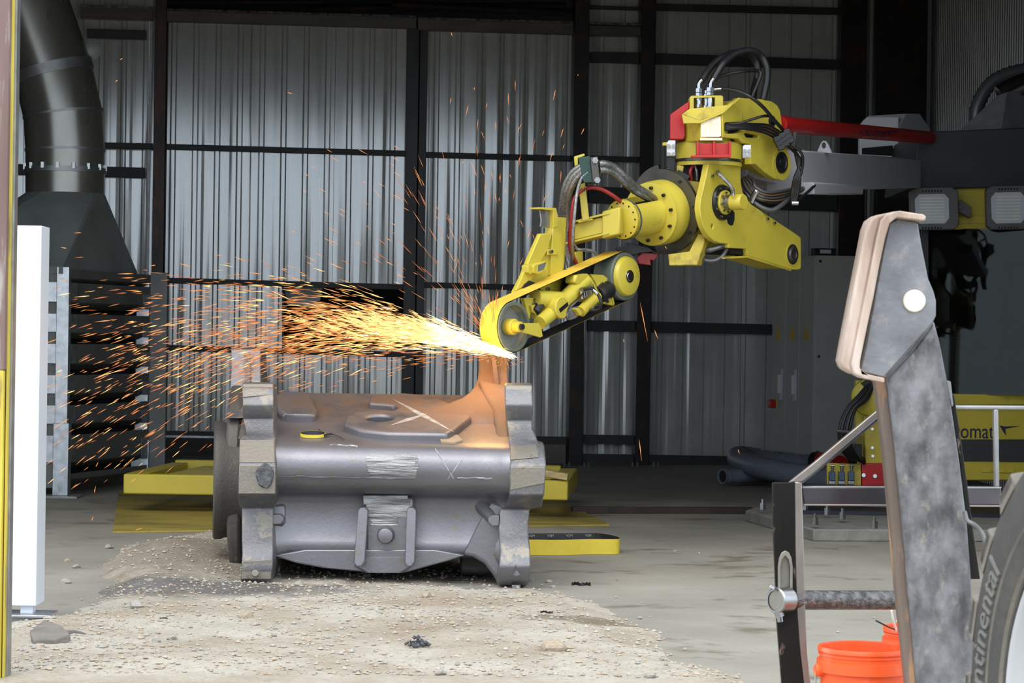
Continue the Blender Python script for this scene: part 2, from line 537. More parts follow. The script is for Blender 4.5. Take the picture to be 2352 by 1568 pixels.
# dirt: pale crushed limestone dust, tan soil, one dark sooty streak
m, N, L, b = node_mat('dirt')
tc = N.new('ShaderNodeTexCoord'); geo = N.new('ShaderNodeNewGeometry')
pos = geo.outputs['Position']
n1 = noise(N, L, pos, 1.6, 8, 0.6)
c1 = ramp(N, [(0.28, (0.34, 0.27, 0.20)), (0.42, (0.42, 0.37, 0.30)), (0.58, (0.52, 0.485, 0.42)), (0.8, (0.60, 0.565, 0.50))]); L.new(n1, c1.inputs[0])
n2 = noise(N, L, pos, 28, 8, 0.75)
col = mixc(N, L, maprange(N, L, n2, 0.50, 0.72, 0, 0.55), c1.outputs[0], (0.23, 0.18, 0.125))
col = mixc(N, L, maprange(N, L, noise(N, L, pos, 75, 4, 0.7), 0.60, 0.68, 0, 0.7), col, (0.62, 0.59, 0.53))
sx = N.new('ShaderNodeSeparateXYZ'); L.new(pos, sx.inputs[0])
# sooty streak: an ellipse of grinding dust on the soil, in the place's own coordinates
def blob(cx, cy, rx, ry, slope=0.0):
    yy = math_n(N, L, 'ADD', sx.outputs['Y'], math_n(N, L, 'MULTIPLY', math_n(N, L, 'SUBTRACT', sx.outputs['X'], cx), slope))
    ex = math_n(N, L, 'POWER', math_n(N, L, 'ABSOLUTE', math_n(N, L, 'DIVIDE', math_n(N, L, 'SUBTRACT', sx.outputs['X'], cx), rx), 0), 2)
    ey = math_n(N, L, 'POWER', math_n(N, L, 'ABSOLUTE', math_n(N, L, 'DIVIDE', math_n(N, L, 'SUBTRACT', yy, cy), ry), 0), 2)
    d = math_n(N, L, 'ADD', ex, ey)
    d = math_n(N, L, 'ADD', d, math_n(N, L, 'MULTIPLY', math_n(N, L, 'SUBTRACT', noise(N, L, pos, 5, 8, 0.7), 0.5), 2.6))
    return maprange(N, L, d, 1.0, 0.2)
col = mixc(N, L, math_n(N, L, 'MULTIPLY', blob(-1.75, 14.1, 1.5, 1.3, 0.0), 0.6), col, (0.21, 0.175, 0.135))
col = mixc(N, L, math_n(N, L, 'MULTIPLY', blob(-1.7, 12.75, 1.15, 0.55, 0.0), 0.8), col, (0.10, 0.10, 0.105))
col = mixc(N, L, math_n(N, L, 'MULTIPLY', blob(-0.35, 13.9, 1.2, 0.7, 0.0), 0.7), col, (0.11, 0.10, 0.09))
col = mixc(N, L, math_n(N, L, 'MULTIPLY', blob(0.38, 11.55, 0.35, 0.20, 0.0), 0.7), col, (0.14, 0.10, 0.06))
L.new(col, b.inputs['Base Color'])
b.inputs['Roughness'].default_value = 0.95
b.inputs['Specular IOR Level'].default_value = 0.2
bp = N.new('ShaderNodeBump'); bp.inputs['Strength'].default_value = 0.8; bp.inputs['Distance'].default_value = 0.02
L.new(noise(N, L, pos, 38, 8, 0.7), bp.inputs['Height']); L.new(bp.outputs[0], b.inputs['Normal'])

# cast steel: shot-blasted grey with stains, rust dust lying on the faces near the ground-off lug
def cast_mat(name, base, dust=1.0, rough=0.42, mud=0.0, bst=0.5):
    m, N, L, b = node_mat(name)
    geo = N.new('ShaderNodeNewGeometry'); pos = geo.outputs['Position']
    n1 = noise(N, L, pos, 4, 8, 0.6)
    c = ramp(N, [(0.3, tuple(x * 0.86 for x in base)), (0.7, tuple(x * 1.1 for x in base))]); L.new(n1, c.inputs[0])
    col = c.outputs[0]
    vor = N.new('ShaderNodeTexVoronoi'); vor.inputs['Scale'].default_value = 14; L.new(pos, vor.inputs['Vector'])
    spots = math_n(N, L, 'MULTIPLY', maprange(N, L, vor.outputs['Distance'], 0.30, 0.24), maprange(N, L, noise(N, L, pos, 3.0, 2), 0.53, 0.60))
    col = mixc(N, L, math_n(N, L, 'MULTIPLY', spots, 0.55), col, (0.20, 0.18, 0.13))
    col = mixc(N, L, maprange(N, L, noise(N, L, pos, 9, 8, 0.75), 0.66, 0.74, 0, 0.6), col, (0.075, 0.075, 0.08))
    if mud:
        col = mixc(N, L, maprange(N, L, noise(N, L, pos, 7, 9, 0.7), 0.60 - mud * 0.3, 0.66 - mud * 0.3, 0, 0.9), col, (0.29, 0.265, 0.225))
        col = mixc(N, L, maprange(N, L, noise(N, L, pos, 16, 8, 0.7), 0.62, 0.67, 0, 0.8), col, (0.10, 0.095, 0.085))
    if dust:
        sn = N.new('ShaderNodeSeparateXYZ'); L.new(geo.outputs['Normal'], sn.inputs[0])
        sp = N.new('ShaderNodeSeparateXYZ'); L.new(pos, sp.inputs[0])
        up = maprange(N, L, sn.outputs['Z'], 0.15, 0.75)
        gx = maprange(N, L, sp.outputs['X'], -1.3, -0.25, 0.25, 1.0)
        hz = maprange(N, L, sp.outputs['Z'], 0.78, 0.95)
        nn = maprange(N, L, noise(N, L, pos, 3.5, 7, 0.65), 0.30, 0.55)
        f = math_n(N, L, 'MULTIPLY', math_n(N, L, 'MAXIMUM', math_n(N, L, 'MULTIPLY', up, 0.95), math_n(N, L, 'MULTIPLY', hz, maprange(N, L, sp.outputs['X'], -0.45, -0.2))), hz)
        f = math_n(N, L, 'MULTIPLY', math_n(N, L, 'MULTIPLY', f, nn), dust)
        dc = mixc(N, L, gx, (0.105, 0.088, 0.075), (0.30, 0.175, 0.105))
        col = mixc(N, L, f, col, dc)
        rr = maprange(N, L, f, 0, 1, rough, 0.9)
        L.new(rr, b.inputs['Roughness'])
    else:
        b.inputs['Roughness'].default_value = rough
    L.new(col, b.inputs['Base Color'])
    b.inputs['Metallic'].default_value = 0.6
    bp = N.new('ShaderNodeBump'); bp.inputs['Strength'].default_value = bst; bp.inputs['Distance'].default_value = 0.010
    L.new(noise(N, L, pos, 45, 9, 0.7), bp.inputs['Height']); L.new(bp.outputs[0], b.inputs['Normal'])
cast_mat('cast_steel', (0.205, 0.202, 0.222), 1.0, 0.33, 0.0, 0.18)
cast_mat('cast_flange', (0.19, 0.19, 0.205), 0.0, 0.36, 0.22)
cast_mat('cast_muddy', (0.25, 0.245, 0.24), 0.0, 0.5, 0.75)
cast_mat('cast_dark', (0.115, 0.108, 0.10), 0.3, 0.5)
cast_mat('cast_dusty', (0.24, 0.17, 0.13), 1.0, 0.6)
pm('cast_ground', (0.27, 0.27, 0.275), 0.42, 0.8, 0.5, 12, stretch=(0.3, 1, 3), bump=0.6, bscale=25)
pm('ground_mark', (0.55, 0.50, 0.47), 0.4, 0.3, 0.3, 12, stretch=(2, 2, 1))

# cab glass
m, N, L, b = node_mat('tinted_glass')
b.inputs['Base Color'].default_value = (0.22, 0.28, 0.25, 1)
b.inputs['Roughness'].default_value = 0.02
b.inputs['Transmission Weight'].default_value = 1.0
b.inputs['IOR'].default_value = 1.28

# glowing sparks
def spark_mat(name, c, s):
    m = bpy.data.materials.new(name); m.use_nodes = True
    N, L = m.node_tree.nodes, m.node_tree.links
    N.clear()
    o = N.new('ShaderNodeOutputMaterial'); e = N.new('ShaderNodeEmission')
    e.inputs[0].default_value = c + (1,); e.inputs[1].default_value = s
    L.new(e.outputs[0], o.inputs[0])
    m.cycles.emission_sampling = 'NONE'
    M[name] = m
spark_mat('spark_white', (1.0, 0.80, 0.42), 3.6)
spark_mat('spark_yellow', (1.0, 0.58, 0.20), 1.7)
spark_mat('spark_orange', (1.0, 0.38, 0.12), 1.0)
spark_mat('spark_red', (0.9, 0.27, 0.10), 0.75)
# ================================================================== SETTING
A8 = radians(8)
WP = Vector((0, 26.29, 0))
WN = Vector((sin(A8), -cos(A8), 0))          # faces the camera
WD = Vector((cos(A8), sin(A8), 0))           # along the wall, to the right
def onwall(px, py, off=0.0):
    return onplane(px, py, WP + WN * off, WN)
def ws(p):
    return (p - WP).dot(WD)
def wpt(s_, z, off=0.0):
    q = WP + WD * s_ + WN * off
    return Vector((q.x, q.y, z))
floor = MB().abox((-9, 9.0, -0.25), (9, 31.5, 0.0)).build('floor', 'concrete'); tag(floor, kind='structure')
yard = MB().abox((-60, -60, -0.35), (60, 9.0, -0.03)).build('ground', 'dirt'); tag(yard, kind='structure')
roof = MB().abox((-9, 14.3, 6.2), (9, 31.5, 6.4)).build('ceiling', 'roof_dark'); tag(roof, kind='structure')
o = MB().abox((-9.2, 14.1, 4.65), (9.2, 14.4, 6.5)).build('trim_1', 'anthracite'); tag(o, kind='structure')
o = MB().abox((3.3, 14.15, 0), (4.9, 14.35, 5.2)).build('light_blocker', 'anthracite'); tag(o, kind='structure')  # unseen panel added to darken the cladding's reflections and the right bays
o = MB().abox((-6.7, 14.1, 0), (-6.5, 31.5, 6.2)).build('wall_left', 'roof_dark'); tag(o, kind='structure')
o = MB().abox((-9, 31.2, 0), (9, 31.4, 6.2)).build('wall_beyond', 'void_black'); tag(o, kind='structure')

# right side wall: dark brown ribbed sheets, each sheet a piece
wr = thing('wall_right', None, None, (4.75, 20, 0), kind='structure')
for i in range(12):
    y0 = 14.1 + i * 1.1
    mb = MB(); prof = []
    y = 0.0
    while y < 1.095:
        prof += [(y, 0.0), (y + 0.05, 0.0), (y + 0.06, 0.025), (y + 0.10, 0.025), (y + 0.11, 0.0)]
        y += 0.11
    prof = [p for p in prof if p[0] <= 1.1] + [(1.1, 0.0)]
    for z0, z1 in ((0.0, 6.2),):
        vs = []
        for yy, dd in prof:
            vs += [(4.75 - dd, y0 + yy, z0), (4.75 - dd, y0 + yy, z1)]
        mb.add(vs, [(2 * k, 2 * k + 2, 2 * k + 3, 2 * k + 1) for k in range(len(prof) - 1)])
    mb.abox((4.77, y0, 0), (4.80, y0 + 1.1, 6.2))
    mb.build('cladding_sheet', 'cladding_brown', wr)

# back wall ------------------------------------------------------
wb = thing('wall_back', None, None, (0, 26.29, 0), kind='structure')
def sheets(parent, s0, s1, z0, z1, off, matn='cladding', pitch=0.236, per=4, hole=None, phase=0.0):
    """ribbed sheets between s0 and s1, each a piece of its own; hole = (s, s, z, z) left out"""
    n = max(1, round((s1 - s0) / (pitch * per)))
    wd = (s1 - s0) / n
    for i in range(n):
        a, b_ = s0 + i * wd, s0 + (i + 1) * wd - 0.004
        prof = [(a, 0.0)]
        k0 = math.floor((a - phase) / pitch)
        for k in range(k0, k0 + per + 3):
            c = phase + k * pitch
            for ds, hh in ((-0.034, 0), (-0.018, 0.018), (0.018, 0.018), (0.034, 0), (0.07, 0.0), (0.10, 0.002), (0.13, 0.002), (0.165, 0.0)):
                if a < c + ds < b_:
                    prof.append((c + ds, hh))
        prof.append((b_, 0.0))
        mb = MB()
        spans = [(z0, z1)]
        if hole:
            hs0, hs1, hz0, hz1 = hole
        for (pa, ha), (pb, hb) in zip(prof, prof[1:]):
            sp = spans
            if hole and pa >= hs0 - 1e-3 and pb <= hs1 + 1e-3 + 0.05:
                sp = [(z0, hz0), (hz1, z1)]
            for q0, q1 in sp:
                mb.add([wpt(pa, q0, off + ha), wpt(pb, q0, off + hb), wpt(pb, q1, off + hb), wpt(pa, q1, off + ha)], [(0, 1, 2, 3)])
        o = mb.build('cladding_sheet', matn, parent, ang=85)
def wrect(mb, pts, off, th):
    mb.prism([onwall(x, y, off) for x, y in pts], -WN * th)
    return mb
def vpost(name, matn, parent, px, wpx, off, th, z0=0.0, z1=6.2, ypx=500):
    """plumb post at pixel column px (measured at row ypx)"""
    a, b_ = ws(onwall(px, ypx, off)), ws(onwall(px + wpx, ypx, off))
    mb = MB()
    p = [wpt(a, z0, off), wpt(b_, z0, off), wpt(b_, z1, off), wpt(a, z1, off)]
    mb.prism(p, -WN * th)
    mb.build(name, matn, parent, bevel=0.004)
S = lambda px, py, off=0.0: ws(onwall(px, py, off))
Z = lambda px, py, off=0.0: onwall(px, py, off).z

# fixed bays right of the doors
sB, sC, sD = S(1335, 500), S(1482, 500), S(1935, 500)
sheets(wb, S(1345, 500), S(1472, 500), Z(1410, 1045), 6.2, 0.0)
sheets(wb, S(1497, 500), S(2120, 500), Z(1700, 1052), 6.2, 0.0)
sheets(wb, S(20, 500), S(352, 500), 0.05, 6.2, 0.0)
# posts
vpost('post', 'post_rust', wb, 350, 27, 0.22, 0.2)
vpost('post', 'post_dark', wb, 1314, 32, 0.30, 0.2)
vpost('post', 'post_dark', wb, 1467, 32, 0.26, 0.2)
vpost('post', 'post_dark', wb, 1926, 60, 0.20, 0.18)
vpost('post', 'post_dark', wb, 2012, 112, 0.25, 0.2)
# girts: (pixel polygon of the face)
girts = [
    ((1356, 119), (1470, 121), (1470, 146), (1356, 143), 0.07),
    ((1505, 122), (1930, 137), (1930, 160), (1505, 147), 0.07),
    ((1350, 357), (1470, 360), (1470, 372), (1350, 369), 0.10),
    ((1352, 428), (1470, 432), (1470, 470), (1352, 465), 0.07),
    ((1505, 434), (1930, 449), (1930, 486), (1505, 470), 0.07),
    ((1350, 735), (1465, 737), (1465, 762), (1350, 760), 0.07),
    ((1495, 738), (1780, 745), (1780, 768), (1495, 763), 0.07),
    ((1332, 998), (1458, 1000), (1458, 1021), (1332, 1019), 0.12),
    ((1332, 1042), (1458, 1044), (1458, 1068), (1332, 1066), 0.10),
    ((1490, 1044), (1800, 1050), (1800, 1072), (1490, 1066), 0.10),
    ((1352, 12), (1475, 16), (1475, 24), (1352, 20), 0.08),
    ((1505, 8), (1930, 18), (1930, 34), (1505, 24), 0.08),
    ((200, 66), (337, 70), (337, 91), (200, 87), 0.07),
    ((30, 376), (333, 385), (333, 408), (30, 400), 0.07),
    ((200, 326), (352, 329), (352, 342), (200, 339), 0.10),
]
for g in girts:
    wrect(MB(), g[:4], g[4] + 0.05, 0.05).build('girt', 'rail_dark', wb, bevel=0.004)
# header tube over the small bay, the ledge above it has pale glints painted in
wrect(MB(), ((1352, 58), (1475, 61), (1475, 82), (1352, 80)), 0.2, 0.15).build('header_rail', 'header_dark', wb, bevel=0.004)
MB().prism([onwall(1352, 51, 0.2), onwall(1475, 54, 0.2), onwall(1475, 58.5, 0.24), onwall(1352, 55.5, 0.24)], -WN * 0.15).build('header_ledge', 'ledge_glint_paint', wb)
wrect(MB(), ((185, 14), (352, 19), (352, 45), (185, 40)), 0.2, 0.15).build('header_rail', 'header_dark', wb, bevel=0.004)
MB().prism([onwall(185, 10, 0.2), onwall(352, 15, 0.2), onwall(352, 19.5, 0.24), onwall(185, 14.5, 0.24)], -WN * 0.15).build('header_ledge', 'ledge_glint_paint', wb)
# light edge flashings beside posts
for px in (339, 1348, 1500):
    a, b_ = S(px, 500, 0.03), S(px + 5, 500, 0.03)
    MB().prism([wpt(a, 0.1, 0.03), wpt(b_, 0.1, 0.03), wpt(b_, 6.2, 0.03), wpt(a, 6.2, 0.03)], -WN * 0.02).build('flashing', 'galvanised_dull', wb)
# anchor bolts at the feet of the posts
mb = MB()
for px in (1295, 1340, 1450, 1497):
    p = onz(px, 1068)
    for k in (0, 0.05):
        mb.cyl((p.x + k, p.y - 0.35, 0), (p.x + k, p.y - 0.35, 0.05), 0.014, n=6)
tag(mb.build('anchor_bolts', 'galvanised_dull', wb), kind='stuff')

# sliding door leaves, hung a little proud of the wall
def leaf(n, x0, x1, xs0, xs1, ytop, ybot, girt_ys, off, hole=None, slope=0.028):
    d = thing('door_%d' % n, None, None, tuple(wpt(S(x0, 600), 0.0, off)), kind='structure')
    s0, s1 = S(x0, 500, off), S(x1, 500, off)
    yy = lambda px, y: y + (px - x0) * slope
    zb, zt = onwall(x0, ybot, off).z, onwall((x0 + x1) / 2, yy((x0 + x1) / 2, ytop), off).z
    hs = None
    if hole:
        hs = (S(hole[0], hole[2], off), S(hole[1], hole[2], off), onwall(hole[0], hole[3], off).z, onwall(hole[0], hole[2], off).z)
    sheets(d, s0, s1, zb, zt, off, hole=hs, phase=0.06)
    for xa, xb in (xs0, xs1):
        if xa is None: continue
        a, b_ = S(xa, 500, off + .06), S(xb, 500, off + .06)
        MB().prism([wpt(a, zb - .02, off + .06), wpt(b_, zb - .02, off + .06), wpt(b_, zt, off + .06), wpt(a, zt, off + .06)], -WN * 0.08).build('stile', 'stile_dark', d, bevel=0.004)
    for y, h in girt_ys:
        wrect(MB(), ((x0, yy(x0, y)), (x1, yy(x1, y)), (x1, yy(x1, y + h)), (x0, yy(x0, y + h))), off + 0.05, 0.04).build('rail', 'rail_dark', d, bevel=0.004)
    wrect(MB(), ((x0, yy(x0, ytop - 26)), (x1, yy(x1, ytop - 26)), (x1, yy(x1, ytop)), (x0, yy(x0, ytop))), off + 0.08, 0.1).build('head_rail', 'header_dark', d, bevel=0.006)
    MB().prism([onwall(x0, yy(x0, ytop - 31), off + .06), onwall(x1, yy(x1, ytop - 31), off + .06), onwall(x1, yy(x1, ytop - 26.5), off + .1), onwall(x0, yy(x0, ytop - 26.5), off + .1)], -WN * 0.1).build('head_ledge', 'ledge_glint_paint', d)
    return d
d1 = leaf(1, 378, 957, (378, 381), (929, 957), 50, 990, ((330, 13), (637, 13), (792, 13)), 0.09, hole=(650, 928, 657, 800), slope=0.0285)
wrect(MB(), ((366, 989), (930, 997), (930, 1006), (366, 998)), 0.16, 0.06).build('bottom_rail', 'rail_dark', d1)
wrect(MB(), ((366, 999), (930, 1008), (930, 1013), (366, 1004)), 0.15, 0.05).build('bottom_track', 'galvanised', d1)
d2 = leaf(2, 960, 1326, (959, 977), (None, None), 70, 1000, ((348, 13), (647, 13)), 0.09, slope=0.0275)
wrect(MB(), ((960, 998), (1310, 1003), (1310, 1021), (960, 1016)), 0.15, 0.06).build('bottom_rail', 'rail_dark', d2)

# the hatch cut in the first leaf: frame and a pale tarpaulin scrap hanging behind it
mb = MB()
for pts in (((648, 652), (652, 652), (652, 806), (648, 806)), ((648, 652), (932, 660), (932, 663), (648, 655))):
    wrect(mb, pts, 0.12, 0.05)
mb.build('hatch_frame', 'rail_dark', d1)
tp = [onwall(x, y, -0.6) for x, y in ((650, 652), (742, 655), (735, 690), (700, 705), (662, 700))]
tag(MB().prism(tp, -WN * 0.02).build('tarpaulin', 'tarp'), 'pale bluish tarpaulin scrap hanging inside the dark wall hatch', 'tarpaulin')
# dim pipes and roof beams above the doors
for (x0, y0, x1, y1, r, off) in ((240, 6, 740, 4, 0.04, -1.2), (900, 10, 1330, 30, 0.05, -1.6), (700, 20, 1300, 14, 0.05, -2.2)):
    p = MB().tube([onwall(x0, y0, off), onwall(x1, y1, off)], r, 10, 0).build('roof_pipe', 'post_dark')
    tag(p, kind='structure')

# left jamb of the gateway: rusty steel above, yellow below
jb = thing('door_3', None, None, tuple(W(10, 1500, 9.3)), kind='structure')
def vert(px_top, px_bot):
    pass
jx = lambda px: W(px, 784, 9.3).x
for nm, mt, z0, z1, x0, x1, th in (('jamb_upper', 'jamb_rust', W(0, 850, 9.3).z, 4.2, jx(-40), jx(12.5), 0.12), ('jamb_lower', 'jamb_yellow', -0.03, W(0, 850, 9.3).z, jx(-40), jx(9.5), 0.12)):
    MB().abox((x0, 9.3, z0), (x1, 9.3 + th, z1)).build(nm, mt, jb, bevel=0.004)
MB().abox((jx(12), 9.33, -0.03), (jx(16), 9.40, 4.2)).build('edge_strip', 'jamb_yellow', jb)
MB().abox((jx(16), 9.36, -0.03), (jx(21.5), 9.42, 4.2)).build('edge_angle', 'galvanised_dull', jb)

# ------------------------------------------------------------------ dirt spread over the slab's edge
outline_px = [(104, 1405), (150, 1375), (215, 1290), (245, 1252), (330, 1238), (430, 1213), (560, 1190), (750, 1178), (980, 1185), (1150, 1230), (1240, 1296), (1330, 1335), (1450, 1400), (1560, 1462), (1645, 1520), (1800, 1568)]
poly = [onz(x, y) for x, y in outline_px]
poly = [Vector((-2.63, 10.85, 0))] + [p for p in poly] + [Vector((1.55, 8.6, 0)), Vector((4.5, 8.0, 0)), Vector((4.5, 3, 0)), Vector((-4, 3, 0)), Vector((-4, 11.0, 0)), Vector((-2.7, 11.0, 0))]
PX = np.array([[p.x, p.y] for p in poly])
def sdist(X, Y):
    d = np.full(X.shape, 1e9); inside = np.zeros(X.shape, bool)
    n = len(PX)
    for i in range(n):
        a, b_ = PX[i], PX[(i + 1) % n]
        e = b_ - a
        t = np.clip(((X - a[0]) * e[0] + (Y - a[1]) * e[1]) / (e @ e + 1e-12), 0, 1)
        d = np.minimum(d, np.hypot(X - a[0] - t * e[0], Y - a[1] - t * e[1]))
        c = ((a[1] > Y) != (b_[1] > Y))
        with np.errstate(divide='ignore', invalid='ignore'):
            xi = (b_[0] - a[0]) * (Y - a[1]) / (b_[1] - a[1] + 1e-12) + a[0]
        inside ^= c & (X < xi)
    return np.where(inside, d, -d)
_tab = np.random.RandomState(5).rand(256, 256)
def vnoise(X, Y, s):
    x, y = X * s, Y * s
    xi, yi = np.floor(x).astype(int), np.floor(y).astype(int)
    fx, fy = x - xi, y - yi
    fx, fy = fx * fx * (3 - 2 * fx), fy * fy * (3 - 2 * fy)
    g = lambda a, b_: _tab[a % 256, b_ % 256]
    return (g(xi, yi) * (1 - fx) + g(xi + 1, yi) * fx) * (1 - fy) + (g(xi, yi + 1) * (1 - fx) + g(xi + 1, yi + 1) * fx) * fy
def dirt_h(X, Y):
    X, Y = np.asarray(X, float), np.asarray(Y, float)
    d = sdist(X, Y) + 0.16 * (vnoise(X, Y, 3.1) - 0.5) + 0.08 * (vnoise(X, Y, 9.0) - 0.5)
    m_ = np.clip((d + 0.05) / 0.55, 0, 1)
    m_ = m_ * m_ * (3 - 2 * m_)
    hump = 0.09 * np.exp(-(((X + 2.0) / 0.7) ** 2 + ((Y - 14.2) / 1.0) ** 2))
    h = -0.03 + m_ * (0.045 + hump + 0.035 * vnoise(X, Y, 1.3) + 0.014 * vnoise(X, Y, 6) + 0.008 * vnoise(X, Y, 17) + 0.006 * vnoise(X, Y, 41))
    h = h - np.clip(m_ * 0.05 * np.exp(-(((X + 0.7) / 1.25) ** 4 + ((Y - 13.7) / 0.9) ** 4)), 0, None)
    return h
gx = np.linspace(-3.6, 2.6, 330); gy = np.concatenate([np.linspace(4, 9.3, 14)[:-1], np.linspace(9.3, 17.4, 330)])
GX, GY = np.meshgrid(gx, gy)
GZ = dirt_h(GX, GY)
nx, ny = len(gx), len(gy)
me = bpy.data.meshes.new('ground')
idx = np.arange(nx * ny).reshape(ny, nx)
vs = np.stack([GX.ravel(), GY.ravel(), GZ.ravel()], 1)
fs = np.stack([idx[:-1, :-1].ravel(), idx[:-1, 1:].ravel(), idx[1:, 1:].ravel(), idx[1:, :-1].ravel()], 1)
keep = (GZ.ravel()[fs].max(1) > -0.02)
me.from_pydata(vs.tolist(), [], fs[keep].tolist())
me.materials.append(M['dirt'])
me.polygons.foreach_set('use_smooth', [True] * len(me.polygons))
dirt_o = bpy.data.objects.new('ground', me); COL.objects.link(dirt_o)
dirt_o['base'] = (0, 0, 0)
tag(dirt_o, kind='structure')

# ------------------------------------------------------------------ stones
def rock_mesh(name, r, seed, flat=0.7, sub=2, jag=0.28, mat_='rock_gray'):
    import bmesh
    bm = bmesh.new(); bmesh.ops.create_icosphere(bm, subdivisions=sub, radius=1.0)
    rr = random.Random(seed)
    dirs = [(Vector((rr.gauss(0, 1), rr.gauss(0, 1), rr.gauss(0, 1))).normalized(), rr.uniform(0.55, 0.95)) for _ in range(9)]
    for v in bm.verts:
        n = v.co.normalized(); k = 1.0
        for d_, lim in dirs:
            q = n.dot(d_)
            if q > 0 and q * k > lim: k = lim / q
        k *= 1 + rr.uniform(-jag, jag) * 0.2
        v.co = Vector((n.x * k * r, n.y * k * r * 0.85, (n.z * k * flat) * r))
    me_ = bpy.data.meshes.new(name); bm.to_mesh(me_); bm.free()
    me_.materials.append(M[mat_])
    return me_
rock_meshes = [rock_mesh('stone', 1.0, k, mat_=('rock_gray', 'rock_tan')[k % 2]) for k in range(8)]
def ground_pt(px, py):
    p = onz(px, py, 0.02)
    for _ in range(4):
        h = max(0.0, float(dirt_h(p.x, p.y)))
        p = onz(px, py, h)
    return p
def put_stone(px, py, wpx, label, k, hf=0.7, rot=None, group=None):
    p = ground_pt(px, py)
    r = wpx / 2 / F * p.y
    o_ = bpy.data.objects.new('stone', rock_meshes[k % 8]); COL.objects.link(o_)
    o_.location = (p.x, p.y + r * 0.5, p.z + r * 0.25)
    o_.scale = (r * 1.05, r, r * hf * 1.25)
    o_.rotation_euler = (0, 0, rng.uniform(0, 6) if rot is None else rot)
    tag(o_, label, 'stone', group)
    return o_
for a in [
    (813, 0, 0, '', 0)][:0]: pass
stones = [
    (312, 1396, 42, 'pale angular grey stone lying alone on the dark sooty dirt streak', 0),
    (265, 1370, 14, 'small white pebble just behind the pale angular stone', 2),
    (250, 1260, 26, 'grey lump of rubble at the far rim of the dirt near the yellow plate', 4),
    (565, 1420, 34, 'brown tilted stone in front of the left foot of the casting', 1),
    (1272, 1495, 60, 'flat tan splinter of stone in the middle foreground dirt', 3),
    (1420, 1333, 13, 'small round brown pebble alone on the clean concrete', 5),
    (395, 1470, 30, 'grey stone beside a tan one on the front left dirt', 6),
    (358, 1475, 26, 'pale flat stone in the front left dirt, left neighbour of a grey one', 2),
    (398, 1310, 18, 'small pale stone on the soil left of the casting', 4),
    (150, 1340, 28, 'light grey rubble chunk at the edge of the slab by the white pillar', 0),
    (175, 1305, 24, 'grey rubble chunk at the slab edge, behind the light one', 6),
    (155, 1290, 18, 'small brown rubble chunk furthest along the slab edge', 1),
    (240, 1520, 26, 'small grey stone lying at the bottom left of the dirt', 6),
    (630, 1462, 18, 'whitish stone on the dirt below the brown tilted stone', 2),
    (685, 1345, 26, 'broad pale stone on the dirt under the axle tube', 0),
    (980, 1372, 30, 'tan stone on the dirt before the right foot of the casting', 3),
    (1012, 1550, 34, 'pale stone at the very bottom of the picture centre', 4),
    (1495, 1558, 30, 'pale wedge of stone at the bottom edge near the concrete', 2),
    (1260, 1338, 18, 'tan lump in the loose soil beside the right foot', 7),
    (1225, 1365, 20, 'brown clod in front of the loose soil by the right foot', 5),
    (1115, 1405, 20, 'light stone in the dirt right of the dark lump', 0),
    (820, 1545, 24, 'pale stone low in the dirt left of centre', 6),
    (1470, 1422, 16, 'small pale stone on the edge of the concrete slab', 2),
]
for i, (x, y, w_, lb, k) in enumerate(stones):
    put_stone(x, y, w_, lb, k)
for i in range(60):
    x, y = rng.uniform(110, 1560), rng.uniform(1330, 1560)
    if x > 1250 + (y - 1330) * 1.6: x -= 500
    if 520 < x < 1230 and y < 1370: y += 60
    put_stone(x, y, rng.uniform(11, 17), 'small pale pebble scattered over the crushed dirt of the yard', i, group='small pebbles scattered on the dirt')
# fine gravel: nobody could count it
mb_v, mb_f, gm = [], [], []
oct_v = np.array([(1, 0, 0), (-1, 0, 0), (0, 1, 0), (0, -1, 0), (0, 0, 1), (0, 0, -1)], float)
oct_f = [(0, 2, 4), (2, 1, 4), (1, 3, 4), (3, 0, 4), (2, 0, 5), (1, 2, 5), (3, 1, 5), (0, 3, 5)]
rs = np.random.RandomState(11)
cnt = 0
while cnt < 9000:
    x, y = rs.uniform(-2.7, 2.0), 9.5 + 7.0 * rs.rand() ** 1.3
    h = float(dirt_h(x, y))
    if h < -0.005 and rs.rand() > 0.006: continue
    dens = vnoise(np.array(x), np.array(y), 2.3)
    if rs.rand() > 0.25 + dens: continue
    r = 0.004 + 0.011 * rs.rand() ** 4
    a = rs.rand() * 6.28
    v = oct_v * (r * (0.7 + 0.6 * rs.rand(6, 1))) * np.array([1.2, 0.9, 0.7])
    R = np.array([[cos(a), -sin(a), 0], [sin(a), cos(a), 0], [0, 0, 1]])
    v = v @ R.T + np.array([x, y, max(h, 0) + r * 0.3])
    b0 = len(mb_v); mb_v.extend(map(tuple, v)); mb_f.extend([tuple(b0 + i for i in f) for f in oct_f]); gm += [int(rs.rand() * 3)] * 8
    cnt += 1
me = bpy.data.meshes.new('gravel'); me.from_pydata(mb_v, [], mb_f)
for q in ('rock_gray', 'rock_tan', 'gravel_tan'): me.materials.append(M[q])
me.polygons.foreach_set('material_index', gm)
go = bpy.data.objects.new('gravel', me); COL.objects.link(go)
tag(go, 'fine crushed gravel strewn over the dirt around the casting', 'gravel', kind='stuff')

